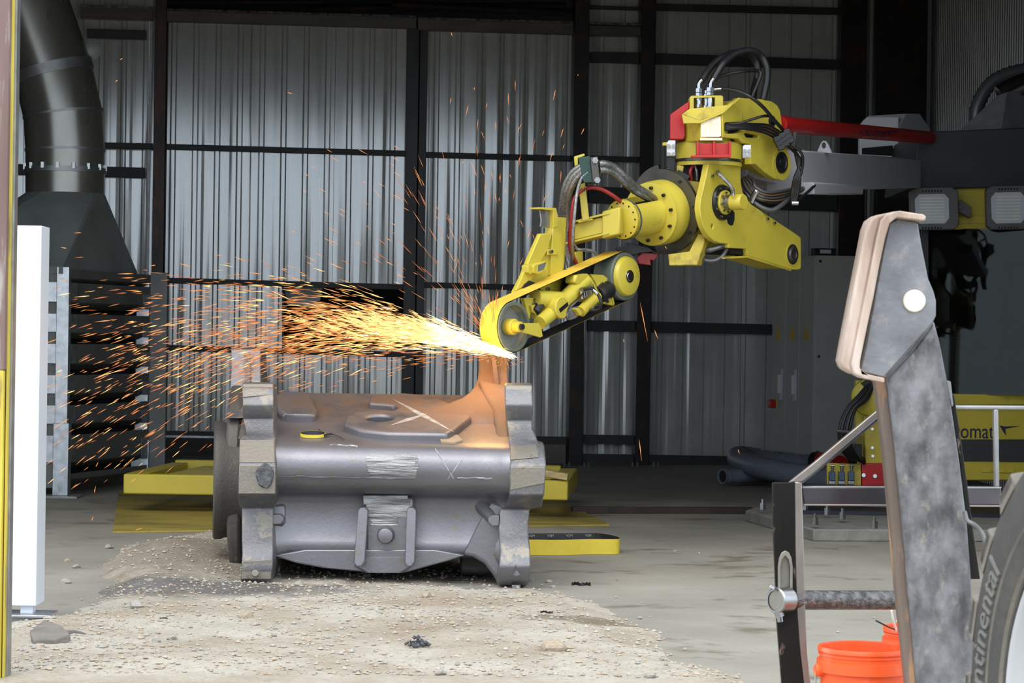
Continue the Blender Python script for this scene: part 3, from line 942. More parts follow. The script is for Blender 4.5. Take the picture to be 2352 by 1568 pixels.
# slab of broken stone by the white pillar's foot, dark splinter beside it
p = ground_pt(110, 1475)
mb = MB()
q = [Vector((p.x + dx, p.y + dy, p.z + dz)) for dx, dy, dz in ((-0.085, 0.02, 0.045), (-0.03, 0.06, 0.092), (0.045, 0.05, 0.070), (0.095, 0.0, 0.038), (0.045, -0.07, 0.022), (-0.055, -0.05, 0.012))]
lo = [Vector((v.x + 0.012, v.y - 0.005, p.z - 0.02)) for v in q]
mb.loft([q, lo])
tag(mb.build('stone', 'rock_dark', bevel=0.004), 'dark layered slab of broken stone at the foot of the white pillar', 'stone')
p = ground_pt(170, 1461)
tag(MB().tube([p + Vector((-0.04, 0, 0.015)), p + Vector((0.0, 0.01, 0.02)), p + Vector((0.05, 0, 0.012))], [0.012, 0.008, 0.004], 5, 0).build('splinter', 'rock_dark'), 'thin dark splinter beside the slab of broken stone', 'splinter')
# crumbled dark lump
p = ground_pt(958, 1487)
mb = MB()
for i in range(46):
    a, rr_ = rng.uniform(0, 6.28), rng.uniform(0, 0.058)
    hgt = max(0, 0.045 - rr_ * 0.7) * rng.random()
    c = p + Vector((rr_ * cos(a), rr_ * sin(a) * 0.8 + 0.03, 0.006 + hgt))
    r = rng.uniform(0.006, 0.013)
    mb.add([c + Vector(v) * r * rng.uniform(0.7, 1.3) for v in oct_v], oct_f)
tag(mb.build('asphalt_lump', 'asphalt', ang=10), 'crumbled dark asphalt lump lying in the front dirt', 'lump')
# torn belt scraps on the dirt
def scrap(name, px, py, pts, w_, label):
    p = ground_pt(px, py)
    mb = MB()
    P = catmull([p + Vector(q) for q in pts], 4)
    for off, mi in ((0.0, 0), (0.0025, 1)):
        mb.mat(mi)
        vs = []
        for i, a in enumerate(P):
            t = (P[min(i + 1, len(P) - 1)] - P[max(i - 1, 0)]).normalized()
            n_ = t.cross(Vector((0, 0, 1))).normalized()
            k = w_ * (1 - 0.35 * abs(sin(i * 2.1)))
            vs += [a + n_ * off, a + n_ * off + Vector((0, 0, k))]
        mb.add(vs, [(2 * i, 2 * i + 2, 2 * i + 3, 2 * i + 1) for i in range(len(P) - 1)])
    return tag(mb.build(name, ['belt_lemon', 'belt_black']), label, 'belt scrap')
scrap('belt_scrap', 1335, 1345, [(-0.055, 0.0, 0), (-0.03, 0.05, 0.0), (0.0, -0.01, 0), (0.03, 0.03, 0), (0.055, 0.0, 0)], 0.022, 'torn yellow and black belt scrap by the right foot of the casting')
scrap('belt_scrap', 1255, 1408, [(-0.03, 0.0, 0), (-0.01, 0.03, 0.0), (0.01, -0.01, 0), (0.03, 0.01, 0)], 0.012, 'tiny black and yellow belt shred on the dirt in front')
scrap('belt_scrap', 376, 1421, [(-0.02, 0.0, 0), (0.0, 0.012, 0.0), (0.02, 0.0, 0)], 0.008, 'tiny yellow belt shred near the brown tilted stone')
# ================================================================== THE CASTING
cast = thing('casting', 'big grey steel casting lying on the dirt, being ground by the yellow arm', 'casting', (W(885, 1330, 13.5).x, 13.7, 0.02))
def zat(y, x, d):
    return W(x, y, d).z
def rows_loft(rows, db, name, matn, bevel=0.008, tilt=0.0, smooth_n=0, ang=38):
    loops = []
    for r in rows:
        y, xl, xr, df = r[:4]
        b_ = r[4] if len(r) > 4 else db
        pl, pr = W(xl, y, df), W(xr, y, df)
        loops.append([pl, pr, Vector((pr.x, b_, pr.z)), Vector((pl.x, b_, pl.z))])
    mb = MB(); mb.loft(loops)
    return mb.build(name, matn, cast, bevel=bevel, ang=ang)
# body: profile (depth, height) carried between the two end flanges
xL, xR = W(600, 1100, 13.3).x, W(1192, 1100, 13.3).x
body = [(14.45, 1.035), (14.1, .965), (13.75, .885), (13.48, .825), (13.36, .80), (13.29, .782), (13.235, .75), (13.205, .70), (13.20, .645), (13.215, .59), (13.255, .545), (13.32, .515), (13.385, .498), (13.42, .475), (13.43, .44), (13.43, .36), (13.425, .28), (13.41, .235), (13.40, .20), (13.42, .165), (13.48, .145), (13.6, .14), (14.0, .14), (14.35, .16), (14.5, .4), (14.52, .8)]
mb = MB()
nseg = 28
loops = []
for k in range(nseg + 1):
    t = k / nseg
    x = xL + (xR - xL) * t
    e = 0.0
    # fillets where the tube meets the flanges
    dl, dr = max(0, 1 - (x - xL - .08) / 0.09), max(0, 1 - (xR - .07 - x) / 0.13)
    f = (min(1, dl) ** 2 * 0.03 + min(1, dr) ** 2 * 0.075)
    loops.append([Vector((x, d - f * (1 if z < .5 else .55), z + (0.0 if z > .2 else -f * 1.2))) for d, z in body])
mb.loft(loops)
mb.build('body', 'cast_steel', cast, ang=60)
TP0, TP1 = Vector((0, 13.36, .80)), Vector((0, 14.45, 1.035))
TN = Vector((0, -(TP1.z - TP0.z), TP1.y - TP0.y)).normalized()
def ontop(px, py, off=0.0):
    return onplane(px, py, TP0 + TN * off, TN)
rows_loft([
    (878, 557, 627, 13.50), (881, 556, 628, 13.42), (895, 556, 628, 13.37), (930, 557, 628, 13.335), (940, 557, 628, 13.345), (962, 558, 628, 13.395), (985, 563, 628, 13.365),
    (998, 565, 629, 13.31), (1006, 550, 632, 13.27), (1035, 550, 632, 13.19), (1062, 549, 632, 13.105), (1069, 549, 632, 13.095), (1135, 547, 632, 13.11), (1139, 547, 632, 13.20),
    (1160, 549, 630, 13.31), (1167, 555, 628, 13.33), (1200, 555, 627, 13.315), (1240, 555, 627, 13.24), (1270, 556, 627, 13.18), (1300, 554, 626, 13.155), (1328, 552, 622, 13.175),
    (1343, 555, 617, 13.23), (1347, 562, 610, 13.32)], 13.58, 'end_flange', 'cast_flange', 0.010)
rows_loft([
    (880, 1160, 1221, 13.50), (884, 1159, 1223, 13.41), (900, 1159, 1223, 13.37), (930, 1160, 1224, 13.335), (945, 1161, 1224, 13.355), (966, 1163, 1222, 13.40), (985, 1166, 1223, 13.375),
    (1000, 1168, 1231, 13.32), (1018, 1169, 1236, 13.27), (1022, 1170, 1250, 13.255), (1062, 1172, 1254, 13.125), (1070, 1171, 1254, 13.112), (1137, 1169, 1250, 13.13), (1142, 1168, 1248, 13.21),
    (1164, 1160, 1244, 13.31), (1169, 1148, 1217, 13.335), (1200, 1144, 1213, 13.32), (1235, 1146, 1214, 13.25), (1265, 1149, 1218, 13.185), (1300, 1146, 1219, 13.155), (1328, 1140, 1217, 13.18),
    (1342, 1142, 1213, 13.24), (1347, 1152, 1204, 13.33)], 13.62, 'end_flange', 'cast_flange', 0.010)
# rough as-cast pads on the flange fronts
def pad(pts, d0, d1, name='rough_pad', matn='cast_muddy', th=0.05):
    a = [W(x, y, d0 + (d1 - d0) * (y - pts[0][1]) / max(1, (max(q[1] for q in pts) - pts[0][1]))) for x, y in pts]
    MB().prism(a, (0, th, 0)).build(name, matn, cast, bevel=0.004)
pad([(550, 1010), (630, 1010), (631, 1062), (549, 1062)], 13.25, 13.10, th=0.06)
pad([(549, 1068), (632, 1068), (632, 1134), (547, 1134)], 13.088, 13.100)
pad([(557, 881), (627, 881), (627, 906), (557, 912)], 13.41, 13.345)
pad([(556, 1288), (624, 1284), (622, 1330), (553, 1330)], 13.158, 13.168)
pad([(1172, 1024), (1232, 1020), (1238, 1050), (1172, 1056)], 13.245, 13.135, th=0.06)
pad([(1173, 1072), (1252, 1072), (1251, 1110), (1172, 1126)], 13.105, 13.122)
pad([(1161, 884), (1222, 886), (1222, 908), (1161, 920)], 13.40, 13.345)
mb = MB()
c = W(608, 1093, 13.075)
mb.add([c + Vector((0.045 * (1 + .18 * sin(3 * a) + .1 * sin(7 * a)) * cos(a), 0.0, 0.062 * (1 + .12 * cos(5 * a)) * sin(a))) for a in [k * 2 * pi / 18 for k in range(18)]] +
       [c + Vector((0.052 * cos(a), 0.03, 0.07 * sin(a))) for a in [k * 2 * pi / 18 for k in range(18)]],
       [tuple(range(18))] + [(k, (k + 1) % 18, 18 + (k + 1) % 18, 18 + k) for k in range(18)])
tag(mb.build('black_scale_patch', 'asphalt', cast), 'dark patch of burnt scale on the left flange')
MB().cyl(W(586, 1316, 13.12), W(586, 1316, 13.2), 0.019, n=18).build('button', 'cast_muddy', cast, bevel=0.003)
mb = MB(); rr_ = random.Random(3)
p = W(1187, 1320, 13.14)
mb.add([p + Vector(v) * 0.022 * rr_.uniform(.7, 1.3) for v in oct_v], oct_f)
mb.build('broken_stub', 'cast_ground', cast)
MB().prism([W(1175, 1343, 13.2), W(1196, 1343, 13.2), W(1193, 1357, 13.2), (W(1178, 1357, 13.2))], (0, 0.05, 0)).build('casting_nib', 'cast_flange', cast, bevel=0.004)
MB().prism([W(572, 1340, 13.19), W(594, 1340, 13.19), W(597, 1348, 13.19), (W(569, 1348, 13.19))], (0, 0.05, 0)).build('casting_nib', 'cast_flange', cast, bevel=0.004)
# the two webs inside the flanges flare into the body
for pts, d in (([(1062, 1275), (1085, 1279), (1112, 1295), (1130, 1318), (1146, 1345), (1165, 1345), (1165, 1165), (1130, 1150), (1100, 1200)], 13.38),):
    MB().prism([W(x, y, d) for x, y in pts], (0, 0.25, 0)).build('web', 'cast_steel', cast, bevel=0.02, seg=3)
# rear feet
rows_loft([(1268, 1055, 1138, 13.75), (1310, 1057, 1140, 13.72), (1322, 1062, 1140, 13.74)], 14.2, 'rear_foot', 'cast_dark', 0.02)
rows_loft([(1268, 600, 645, 13.65), (1316, 602, 644, 13.62), (1324, 604, 640, 13.66)], 14.0, 'rear_foot', 'cast_steel', 0.015)
# belly plate under the tube
mb = MB()
bel = [(625, 1276), (680, 1293), (740, 1304), (790, 1309), (840, 1314), (935, 1314), (985, 1300), (1030, 1288), (1068, 1275)]
mb.prism([W(x, y, 13.36) for x, y in bel] + [W(1000, 1262, 13.36), W(700, 1262, 13.36)], (0, 0.5, 0))
mb.build('belly_plate', 'cast_steel', cast, bevel=0.012, seg=3)
MB().prism([W(x, y, 13.335) for x, y in [(818, 1278), (952, 1278), (948, 1300), (925, 1316), (840, 1316), (812, 1300)]], (0, 0.1, 0)).build('belly_lip', 'cast_steel', cast, bevel=0.012, seg=3)
# centre bracket
MB().prism([W(x, y, 13.365) for x, y in [(838, 1142), (950, 1142), (950, 1285), (838, 1285)]], (0, 0.1, 0)).build('centre_panel', 'cast_steel', cast, bevel=0.02, seg=3)
for xs in ((820, 845, 812, 838), (932, 956, 929, 953)):
    pts = [(xs[0] + 2, 1172), (xs[0] + 7, 1165), (xs[1] - 6, 1165), (xs[1], 1172), (xs[3], 1290), (xs[3] - 6, 1300), (xs[2] + 5, 1300), (xs[2], 1292)]
    MB().prism([W(x, y, 13.285 - (y - 1165) / 135 * 0.03) for x, y in pts], (0, 0.13, 0)).build('rib', 'cast_steel', cast, bevel=0.007, seg=2)
c = W(885, 1230, 13.30)
MB().lathe(c, (0, -1, 0.0), [(-.08, .05), (-.03, .048), (-.01, .042), (0.0, .040), (.012, .040), (.014, .036), (.014, 0)], 28).build('boss', 'cast_steel', cast)
# small lugs
MB().prism([W(x, y, 13.33) for x, y in [(626, 1181), (643, 1181), (651, 1187), (651, 1196), (645, 1203), (626, 1205)]], (0, 0.12, 0)).build('lug', 'cast_steel', cast, bevel=0.004)
MB().prism([W(x, y, 13.30) for x, y in [(1146, 1183), (1130, 1183), (1121, 1189), (1121, 1198), (1129, 1207), (1146, 1207)]], (0, 0.12, 0)).build('lug', 'cast_steel', cast, bevel=0.004)
MB().cyl(W(1132, 1194, 13.33), W(1107, 1162, 13.45), 0.026, 0.045, 16).build('lug_root', 'cast_steel', cast)
rows_loft([(1155, 622, 650, 13.42), (1160, 622, 655, 13.40), (1200, 622, 655, 13.39), (1210, 622, 648, 13.41)], 13.5, 'lug_root', 'cast_steel', 0.01)
# scraped patches of bright metal
def patch(pts, dfun, name, matn, th=0.012, nrow=10):
    (x0, x1), (y0, y1) = pts
    mb = MB()
    rr = random.Random(int(x0 * 7 + y0))
    for i in range(nrow):
        ya, yb = y0 + (y1 - y0) * i / nrow, y0 + (y1 - y0) * (i + 1) / nrow
        ja, jb = rr.uniform(-5, 5), rr.uniform(-5, 5)
        dd = rr.uniform(0, 0.0015)
        q = [W(x0 + ja, ya, dfun(ya) - dd), W(x1 + jb, ya, dfun(ya) - dd), W(x1 + jb, yb, dfun(yb) - dd), W(x0 + ja, yb, dfun(yb) - dd)]
        mb.prism(q, (0, th + 0.02, 0))
    mb.build(name, matn, cast)
def d_tube(y):
    z = zat(y, 900, 13.25)
    best = 13.2
    for (d0, z0), (d1, z1) in zip(body, body[1:]):
        if z1 <= z <= z0 and d0 < 13.5:
            best = d0 + (d1 - d0) * (z0 - z) / max(1e-6, z0 - z1)
    return best - 0.003
patch(((845, 885), (1048, 1096)), d_tube, 'scraped_patch', 'cast_ground', nrow=4)
patch(((888, 958), (1044, 1098)), d_tube, 'scraped_patch', 'cast_ground', nrow=7)
patch(((838, 940), (1138, 1188)), lambda y: 13.362, 'scraped_patch', 'cast_ground', nrow=5)
patch(((855, 915), (1188, 1206)), lambda y: 13.361, 'scraped_patch', 'cast_ground', nrow=4)
# parting-line flash along the tube, and torn flash at its top edge
def ragged(pts, r, name, matn, seed=1):
    rr = random.Random(seed)
    P = []
    for (xa, ya), (xb, yb) in zip(pts, pts[1:]):
        for k in range(10):
            t = k / 10
            P.append((xa + (xb - xa) * t, ya + (yb - ya) * t + rr.uniform(-1.5, 1.5)))
    MB().tube([W(x, y, d_tube(y) - 0.001) for x, y in P], [rr.uniform(.4, 1.3) * r for _ in P], 5, 0).build(name, matn, cast)
ragged([(650, 1093), (820, 1096), (950, 1098)], 0.004, 'parting_line', 'cast_steel', 2)
ragged([(1050, 1098), (1160, 1097)], 0.007, 'parting_line', 'cast_ground', 4)
ragged([(705, 1018), (760, 1022), (830, 1026)], 0.007, 'parting_line', 'cast_ground', 5)
for a, b_ in (((1000, 1030), (1055, 1120)), ((1060, 1056), (1012, 1124))):
    P = [(a[0] + (b_[0] - a[0]) * k / 8, a[1] + (b_[1] - a[1]) * k / 8) for k in range(9)]
    MB().tube([W(x, y, d_tube(y) + 0.0028) for x, y in P], 0.0032, 4, 0).build('chalk_cross', 'chalk', cast)
# top: raised pads
p1 = [C4(x, y) for x, y in [(832, 505), (850, 455), (905, 432), (965, 425), (1120, 425), (1165, 405), (1140, 385), (985, 375), (990, 345), (1190, 316), (1350, 330), (1580, 420), (1600, 460), (1490, 545), (1455, 562), (1100, 556), (950, 540), (880, 520)]]
hc = ontop(*C4(1048, 467), 0.045)
hu, hv = Vector((1, 0, 0)), (TP1 - TP0).normalized()
hole = [hc + (hu * cos(a) + hv * sin(a)) * 0.081 for a in [k * 2 * pi / 28 for k in range(28)]]
MB().prism([ontop(x, y, 0.045) for x, y in p1], -TN * 0.08, holes=[hole]).build('raised_pad', 'cast_steel', cast, bevel=0.018, seg=3)
MB().prism([hc + (hu * cos(a) + hv * sin(a)) * 0.085 - TN * 0.043 for a in [k * 2 * pi / 28 for k in range(28)]], -TN * 0.002).build('hole_floor', 'void_black', cast)
p2 = [C4(x, y) for x, y in [(440, 420), (425, 335), (440, 312), (470, 306), (620, 314), (640, 330), (680, 420), (665, 440), (640, 448), (470, 445)]]
MB().prism([ontop(x, y, 0.05) for x, y in p2], -TN * 0.09).build('raised_pad', 'cast_steel', cast, bevel=0.024, seg=3)
p3 = [C4(x, y) for x, y in [(1410, 590), (1425, 572), (1520, 568), (1550, 600), (1500, 612), (1420, 606)]]
tag(MB().prism([ontop(x, y, 0.012) for x, y in p3], -TN * 0.03).build('rust_chip', 'oak_dust', cast, bevel=0.004), 'orange-brown flake on the top edge')
for a, b_, w_ in (((1120, 350), (1500, 555), 0.045), ((1110, 515), (1340, 440), 0.05), ((1340, 440), (1560, 405), 0.04)):
    A, B = ontop(*C4(*a), 0.046), ontop(*C4(*b_), 0.046)
    s_ = (B - A).cross(TN).normalized() * w_ / 2
    m_ = (A + B) / 2
    mb = MB(); mb.add([A, m_ + s_, B, m_ - s_, m_ + TN * 0.002], [(0, 1, 4), (1, 2, 4), (2, 3, 4), (3, 0, 4)])
    mb.build('ground_mark', 'ground_mark', cast)
# rear lugs
rows_loft([(798, 531, 597, 14.25), (802, 530, 599, 14.2), (850, 530, 599, 14.16), (885, 528, 600, 14.13), (905, 526, 612, 14.08), (935, 522, 630, 13.9), (960, 520, 632, 13.75)], 14.52, 'rear_lug', 'cast_flange', 0.012)
MB().prism([W(x, y, 14.12) for x, y in [(560, 812), (572, 808), (576, 870), (572, 900), (562, 895)]], (0, 0.06, 0)).build('lug_rib', 'cast_flange', cast, bevel=0.005)
rows_loft([(815, 1101, 1164, 14.24), (819, 1100, 1165, 14.20), (850, 1100, 1166, 14.17), (872, 1097, 1167, 14.14), (888, 1090, 1168, 14.10), (902, 1079, 1168, 14.02), (915, 1062, 1168, 13.96), (928, 1030, 1168, 13.90), (940, 985, 1168, 13.84), (952, 950, 1168, 13.8), (968, 945, 1168, 13.77), (1000, 940, 1168, 13.72)], 14.52, 'rear_lug', 'cast_dusty', 0.012, ang=55)
MB().prism([W(x, y, 14.10) for x, y in [(1128, 818), (1137, 818), (1146, 868), (1150, 905), (1136, 900), (1132, 862)]], (0, 0.08, 0)).build('lug_rib', 'cast_dusty', cast, bevel=0.006)
# gusset from the lug down to the right flange, with a valley beside it
gl = []
for (x0, y0), (x1, y1), d in (((1098, 868), (1168, 885), 14.12), ((1112, 905), (1168, 905), 13.98), ((1132, 940), (1168, 925), 13.82), ((1138, 975), (1168, 960), 13.66), ((1138, 1008), (1172, 1005), 13.45)):
    a, b_ = W(x0, y0, d), W(x1, y1, d)
    gl.append([a, b_, Vector((b_.x, b_.y + .12, b_.z - .35)), Vector((a.x, a.y + .12, a.z - .35))])
MB().loft(gl).build('gusset', 'cast_dusty', cast, bevel=0.02, seg=3, ang=50)
# left end: round flange seen nearly edge-on and the rear side plate
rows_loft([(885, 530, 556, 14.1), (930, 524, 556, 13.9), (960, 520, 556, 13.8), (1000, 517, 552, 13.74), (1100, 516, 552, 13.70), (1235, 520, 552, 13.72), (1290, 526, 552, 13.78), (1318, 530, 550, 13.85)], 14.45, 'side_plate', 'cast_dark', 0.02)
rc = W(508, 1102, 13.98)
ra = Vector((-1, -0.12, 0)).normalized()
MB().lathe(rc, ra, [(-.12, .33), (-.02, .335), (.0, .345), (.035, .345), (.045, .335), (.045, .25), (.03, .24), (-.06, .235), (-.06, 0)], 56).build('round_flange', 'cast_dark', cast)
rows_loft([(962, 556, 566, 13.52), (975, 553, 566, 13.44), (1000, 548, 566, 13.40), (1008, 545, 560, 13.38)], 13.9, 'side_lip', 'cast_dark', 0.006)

# belt scrap lying on the casting's top
mb = MB(); sp = []
for k in range(13):
    a = pi * 0.05 + 2 * pi * 0.9 * k / 12
    sp.append(ontop(719 + 29 * cos(a), 1001 + 5 * sin(a), 0.002))
for off, mi in ((0.0, 1), (0.002, 0)):
    mb.mat(mi); vs = []
    for i, q in enumerate(sp):
        n_ = (q - ontop(719, 1001)).normalized()
        vs += [q + n_ * off, q + n_ * off + Vector((0, 0, 0.018))]
    mb.add(vs, [(2 * i, 2 * i + 2, 2 * i + 3, 2 * i + 1) for i in range(12)])
mb.mat(1)
tl = [ontop(x, y, 0.012) for x, y in [(745, 1000), (760, 996), (775, 1001), (790, 1009)]]
mb.tube(tl, [.008, .006, .005, .002], 5, 2)
mb.tube([ontop(742, 996, 0.01), ontop(730, 984, 0.02)], [.008, .002], 4, 0)
tag(mb.build('belt_scrap', ['belt_lemon', 'belt_black']), 'curled yellow and black belt scrap lying on top of the grey casting', 'belt scrap')

# spare grinding belt standing on edge on the concrete behind the casting's right foot
mb = MB()
e0, e1 = W(1150, 1292, 15.2), W(1413, 1284, 15.4)
P = []
rr_ = 0.075
dx = (e1 - e0).normalized(); dx.z = 0
dyv = Vector((-dx.y, dx.x, 0))
L_ = (e1 - e0).length
c0, c1 = Vector((e0.x, e0.y, 0)), Vector((e1.x, e1.y, 0))
for k in range(13):
    a = -pi / 2 + pi * k / 12
    P.append(c1 + dx * rr_ * cos(a) * 1.0 + dyv * (rr_ * 3.2) * (sin(a) + 1) / 1)
for k in range(8):
    P.append(c1 + dyv * rr_ * 6.4 - dx * L_ * (k + 1) / 9)
for k in range(13):
    a = pi / 2 + pi * k / 12
    P.append(c0 + dx * rr_ * cos(a) + dyv * (rr_ * 3.2) * (sin(a) + 1))
for k in range(8):
    P.append(c0 + dx * L_ * (k + 1) / 9 + dyv * 0.02 * sin(k * 1.3))
hgt = 36 / F * 15.3
cen = sum(P, Vector()) / len(P)
n = len(P)
for off, mi in ((0.0, 0), (-0.003, 1)):
    mb.mat(mi); vs = []
    for i, q in enumerate(P):
        t = (P[(i + 1) % n] - P[i - 1]).normalized(); n_ = Vector((t.y, -t.x, 0))
        vs += [q + n_ * off + Vector((0, 0, 0.002)), q + n_ * off + Vector((0, 0, hgt))]
    mb.add(vs, [(2 * i, 2 * ((i + 1) % n), 2 * ((i + 1) % n) + 1, 2 * i + 1) for i in range(n)])
spare = mb.build('grinding_belt', ['belt_lemon', 'belt_black'])
tag(spare, 'loose yellow grinding belt lying in a long loop on the concrete', 'belt')
# faint printed marks on the belt's dark inner face
mb = MB()
vs_, fs_ = text_verts('VSM', 0.024, 0.0005)
for k in range(6):
    q = c1 + dyv * (rr_ * 6.4 - 0.008) - dx * (0.06 + k * 0.13)
    mb.add([q + dx * v.x + Vector((0, 0, hgt - 0.024 + v.y)) for v in vs_], fs_)
mb.build('belt_print', 'print_white', spare)

# ================================================================== YELLOW POSITIONER BEHIND THE CASTING
mb = MB()
a = onz(258, 1225); b_ = onz(1400, 1208); c = onz(1305, 1163); d = onz(275, 1140)
mb.prism([a, b_, Vector((0.42, 20.4, 0)), Vector((-3.36, 20.6, 0))], (0, 0, 0.014))
tag(mb.build('floor_plate', 'yellow_plate', bevel=0.003), 'wide scuffed yellow steel plate lying flat on the concrete', 'plate')
tb = thing('turntable', 'low yellow steel positioner table behind the grey casting', 'turntable', (W(800, 1130, 18.6).x, 18.8, 0.0))
dF, dB = 18.2, 19.9
zt, zbm = W(285, 1088, dF).z, W(285, 1134, dF).z
x0, x1 = W(283, 1110, dF).x, W(1305, 1110, dF).x
w_ = 0.14
fr = MB(); fr.abox((x0, dF, zbm), (x1, dF + 0.10, zt)); fr.build('front_beam', 'yellow_table', tb, bevel=0.012)
MB().abox((x0 + .15, dB, zbm + .02), (x1 - .02, dB + 0.10, zt + .02)).build('rear_beam', 'yellow_table', tb, bevel=0.012)
for xx in (x0, x0 + 1.1, x1 - w_ - 1.1, x1 - w_):
    MB().prism([Vector((xx, dF + .1, zt)), Vector((xx + w_, dF + .1, zt)), Vector((xx + w_ + .12, dB, zt)), Vector((xx + .12, dB, zt))], (0, 0, zbm - zt)).build('cross_beam', 'yellow_table', tb, bevel=0.01)
MB().prism([Vector((x0 + .25, dF + .25, zt - .02)), Vector((x1 - .25, dF + .25, zt - .02)), Vector((x1 - .4, dB - .1, zt - .02)), Vector((x0 + .4, dB - .1, zt - .02))], (0, 0, -.05)).build('deck_plate', 'yellow_table', tb)
MB().lathe(Vector(((x0 + x1) / 2, 19.0, 0.014)), (0, 0, 1), [(0, 0), (0, .8), (.05, .8), (.07, .55), (zbm - .014, .55), (zbm - .014, 0)], 40).build('pedestal', 'anthracite', tb)
pl = W(1255, 1104, 18.0)
MB().beam(W(1238, 1092, 18.25) + Vector((0, 0, .03)), W(1305, 1104, 18.22) + Vector((0, 0.0, .03)), 0.10, 0.05).build('wood_offcut', 'wood', bevel=0.003)
tag(bpy.data.objects['wood_offcut'], 'short wooden offcut lying on the right end of the yellow table', 'plank')

# dark steel tube lying across the floor
tu = thing('steel_tube', 'long dark rusty square tube lying across the concrete floor', 'tube', onz(1540, 1178))
tA, tB_ = onz(1313, 1179), onz(1700, 1180)
mb = MB(); th_ = 0.052
mb.beam(tA + Vector((0, .03, th_ / 2)), tB_ + Vector((0.1, .03, th_ / 2)), th_, th_)
mb.build('tube', 'rusty_tube', tu, bevel=0.004)
MB().box(tA + Vector((-.001, .03, th_ / 2)), (.002, 0, 0), (0, .02, 0), (0, 0, .02)).build('open_end', 'void_black', tu)
jt = tA.lerp(tB_, 0.19)
MB().box(jt + Vector((0, .03, th_ / 2)), (.045, 0, 0), (0, th_ * .54, 0), (0, 0, th_ * .54)).build('weld_sleeve', 'black_steel', tu, bevel=0.003)

# grey suction hose coiled on the floor
hs = thing('suction_hose', 'grey ribbed suction hose coiled on the floor by the cabinet', 'hose', onz(1760, 1110))
MB().tube([W(1665, 1094, 22.6), W(1720, 1092, 22.75), W(1790, 1090, 23.1)], 0.068, 20, 6, ribs=0.022).build('hose_end', 'hose_gray', hs, ang=60)
MB().lathe(W(1664, 1094, 22.6), (-.8, -.6, 0), [(0, .068), (.03, .07), (.03, .060), (0, .058)], 24).build('hose_cuff', 'hose_gray', hs)
MB().lathe(W(1664, 1094, 22.6), (-.8, -.6, 0), [(.012, .059), (.012, 0)], 24).build('hose_mouth', 'void_black', hs)
MB().tube([W(1940, 1105, 21.3), W(1850, 1092, 21.7), W(1770, 1078, 22.2), W(1708, 1062, 22.9), W(1694, 1050, 23.5), W(1720, 1049, 23.9), W(1790, 1062, 24.0), W(1850, 1066, 23.8), W(1878, 1066, 23.6)], 0.098, 20, 7, ribs=0.03).build('hose_coil', 'hose_gray', hs, ang=60)
MB().cyl(W(1870, 1062, 23.6), W(1884, 1062, 23.55), 0.107, n=20).build('hose_coupling', 'black_rubber', hs)
MB().cyl(W(1884, 1060, 23.55), W(1930, 1068, 23.2), 0.095, n=20).build('hose_tail', 'red_paint', hs)

# electrical cabinet
cb = thing('electrical_cabinet', 'tall grey electrical cabinet with yellow warning triangles by the back wall', 'cabinet', Vector((W(1873, 1080, 25.0).x, 25.4, 0)))
kz0, kz1 = W(1873, 1051, 25.0).z, W(1873, 586, 25.0).z
K0 = W(1873, 800, 25.0); K1 = W(1777, 800, 26.25)
K0.z = K1.z = 0
e1 = (K1 - K0); e2 = Vector((e1.y, -e1.x, 0)).normalized() * -0.62
if e2.x < 0: e2 = -e2
MB().prism([K0 + Vector((0, 0, kz0)), K1 + Vector((0, 0, kz0)), K1 + e2 + Vector((0, 0, kz0)), K0 + e2 + Vector((0, 0, kz0))], (0, 0, kz1 - kz0)).build('carcass', 'cabinet_gray', cb, bevel=0.004)
MB().prism([K0 + e2 * .03, K1 + e2 * .03, K1 + e2 * .97, K0 + e2 * .97], (0, 0, kz0)).build('plinth', 'plinth_black', cb)
on = e2.normalized() * -1
ey = e1.normalized(); eL = e1.length / 3
for k in range(3):
    a, b_ = K0 + ey * (k * eL + .006), K0 + ey * ((k + 1) * eL - .006)
    dr = MB().prism([a + Vector((0, 0, kz0 + .02)), b_ + Vector((0, 0, kz0 + .02)), b_ + Vector((0, 0, kz1 - .02)), a + Vector((0, 0, kz1 - .02))], on * 0.022).build('door', 'cabinet_gray', cb, bevel=0.003)
    m_ = (a + b_) / 2 + on * 0.0225
    MB().prism([m_ - ey * .09 + Vector((0, 0, 1.40)), m_ + ey * .09 + Vector((0, 0, 1.40)), m_ + Vector((0, 0, 1.56))], on * 0.002).build('warning_sign', 'sign_yellow', dr)
    if k:
        hz_ = a + on * 0.024 + ey * 0.05
        mb = MB(); mb.prism([hz_ + Vector((0, 0, .75)), hz_ + ey * .09 + Vector((0, 0, .73)), hz_ + ey * .09 + Vector((0, 0, .95)), hz_ + ey * .05 + Vector((0, 0, 1.08)), hz_ + Vector((0, 0, 1.08))], on * 0.01)
        mb.box(hz_ + ey * .03 + on * .03 + Vector((0, 0, .92)), ey * .012, on * .02, Vector((0, 0, .10)))
        mb.build('handle', 'light_gray_paint', dr, bevel=0.003)
    if k == 2:
        q = b_ - ey * 0.14 + on * 0.023
        es = MB().box(q + Vector((0, 0, .70)), ey * .05, on * .01, Vector((0, 0, .05))).build('switch_plate', 'sign_yellow', dr)
        MB().box(q + on * .045 + Vector((0, 0, .70)), ey * .05, on * .035, Vector((0, 0, .045))).build('stop_switch', 'red_paint', dr, bevel=0.01)
mb = MB()
for u_ in (.06, .94):
    for zz in (kz0 + .06, (kz0 + kz1) / 2, kz1 - .06):
        mb.cyl(K0 + e2 * u_ + Vector((0, 0, zz)), K0 + e2 * u_ - ey * .012 + Vector((0, 0, zz)), 0.014, n=8)
tag(mb.build('corner_screws', 'plinth_black', cb), kind='stuff')
q = K0 + ey * .3 + e2 * .3
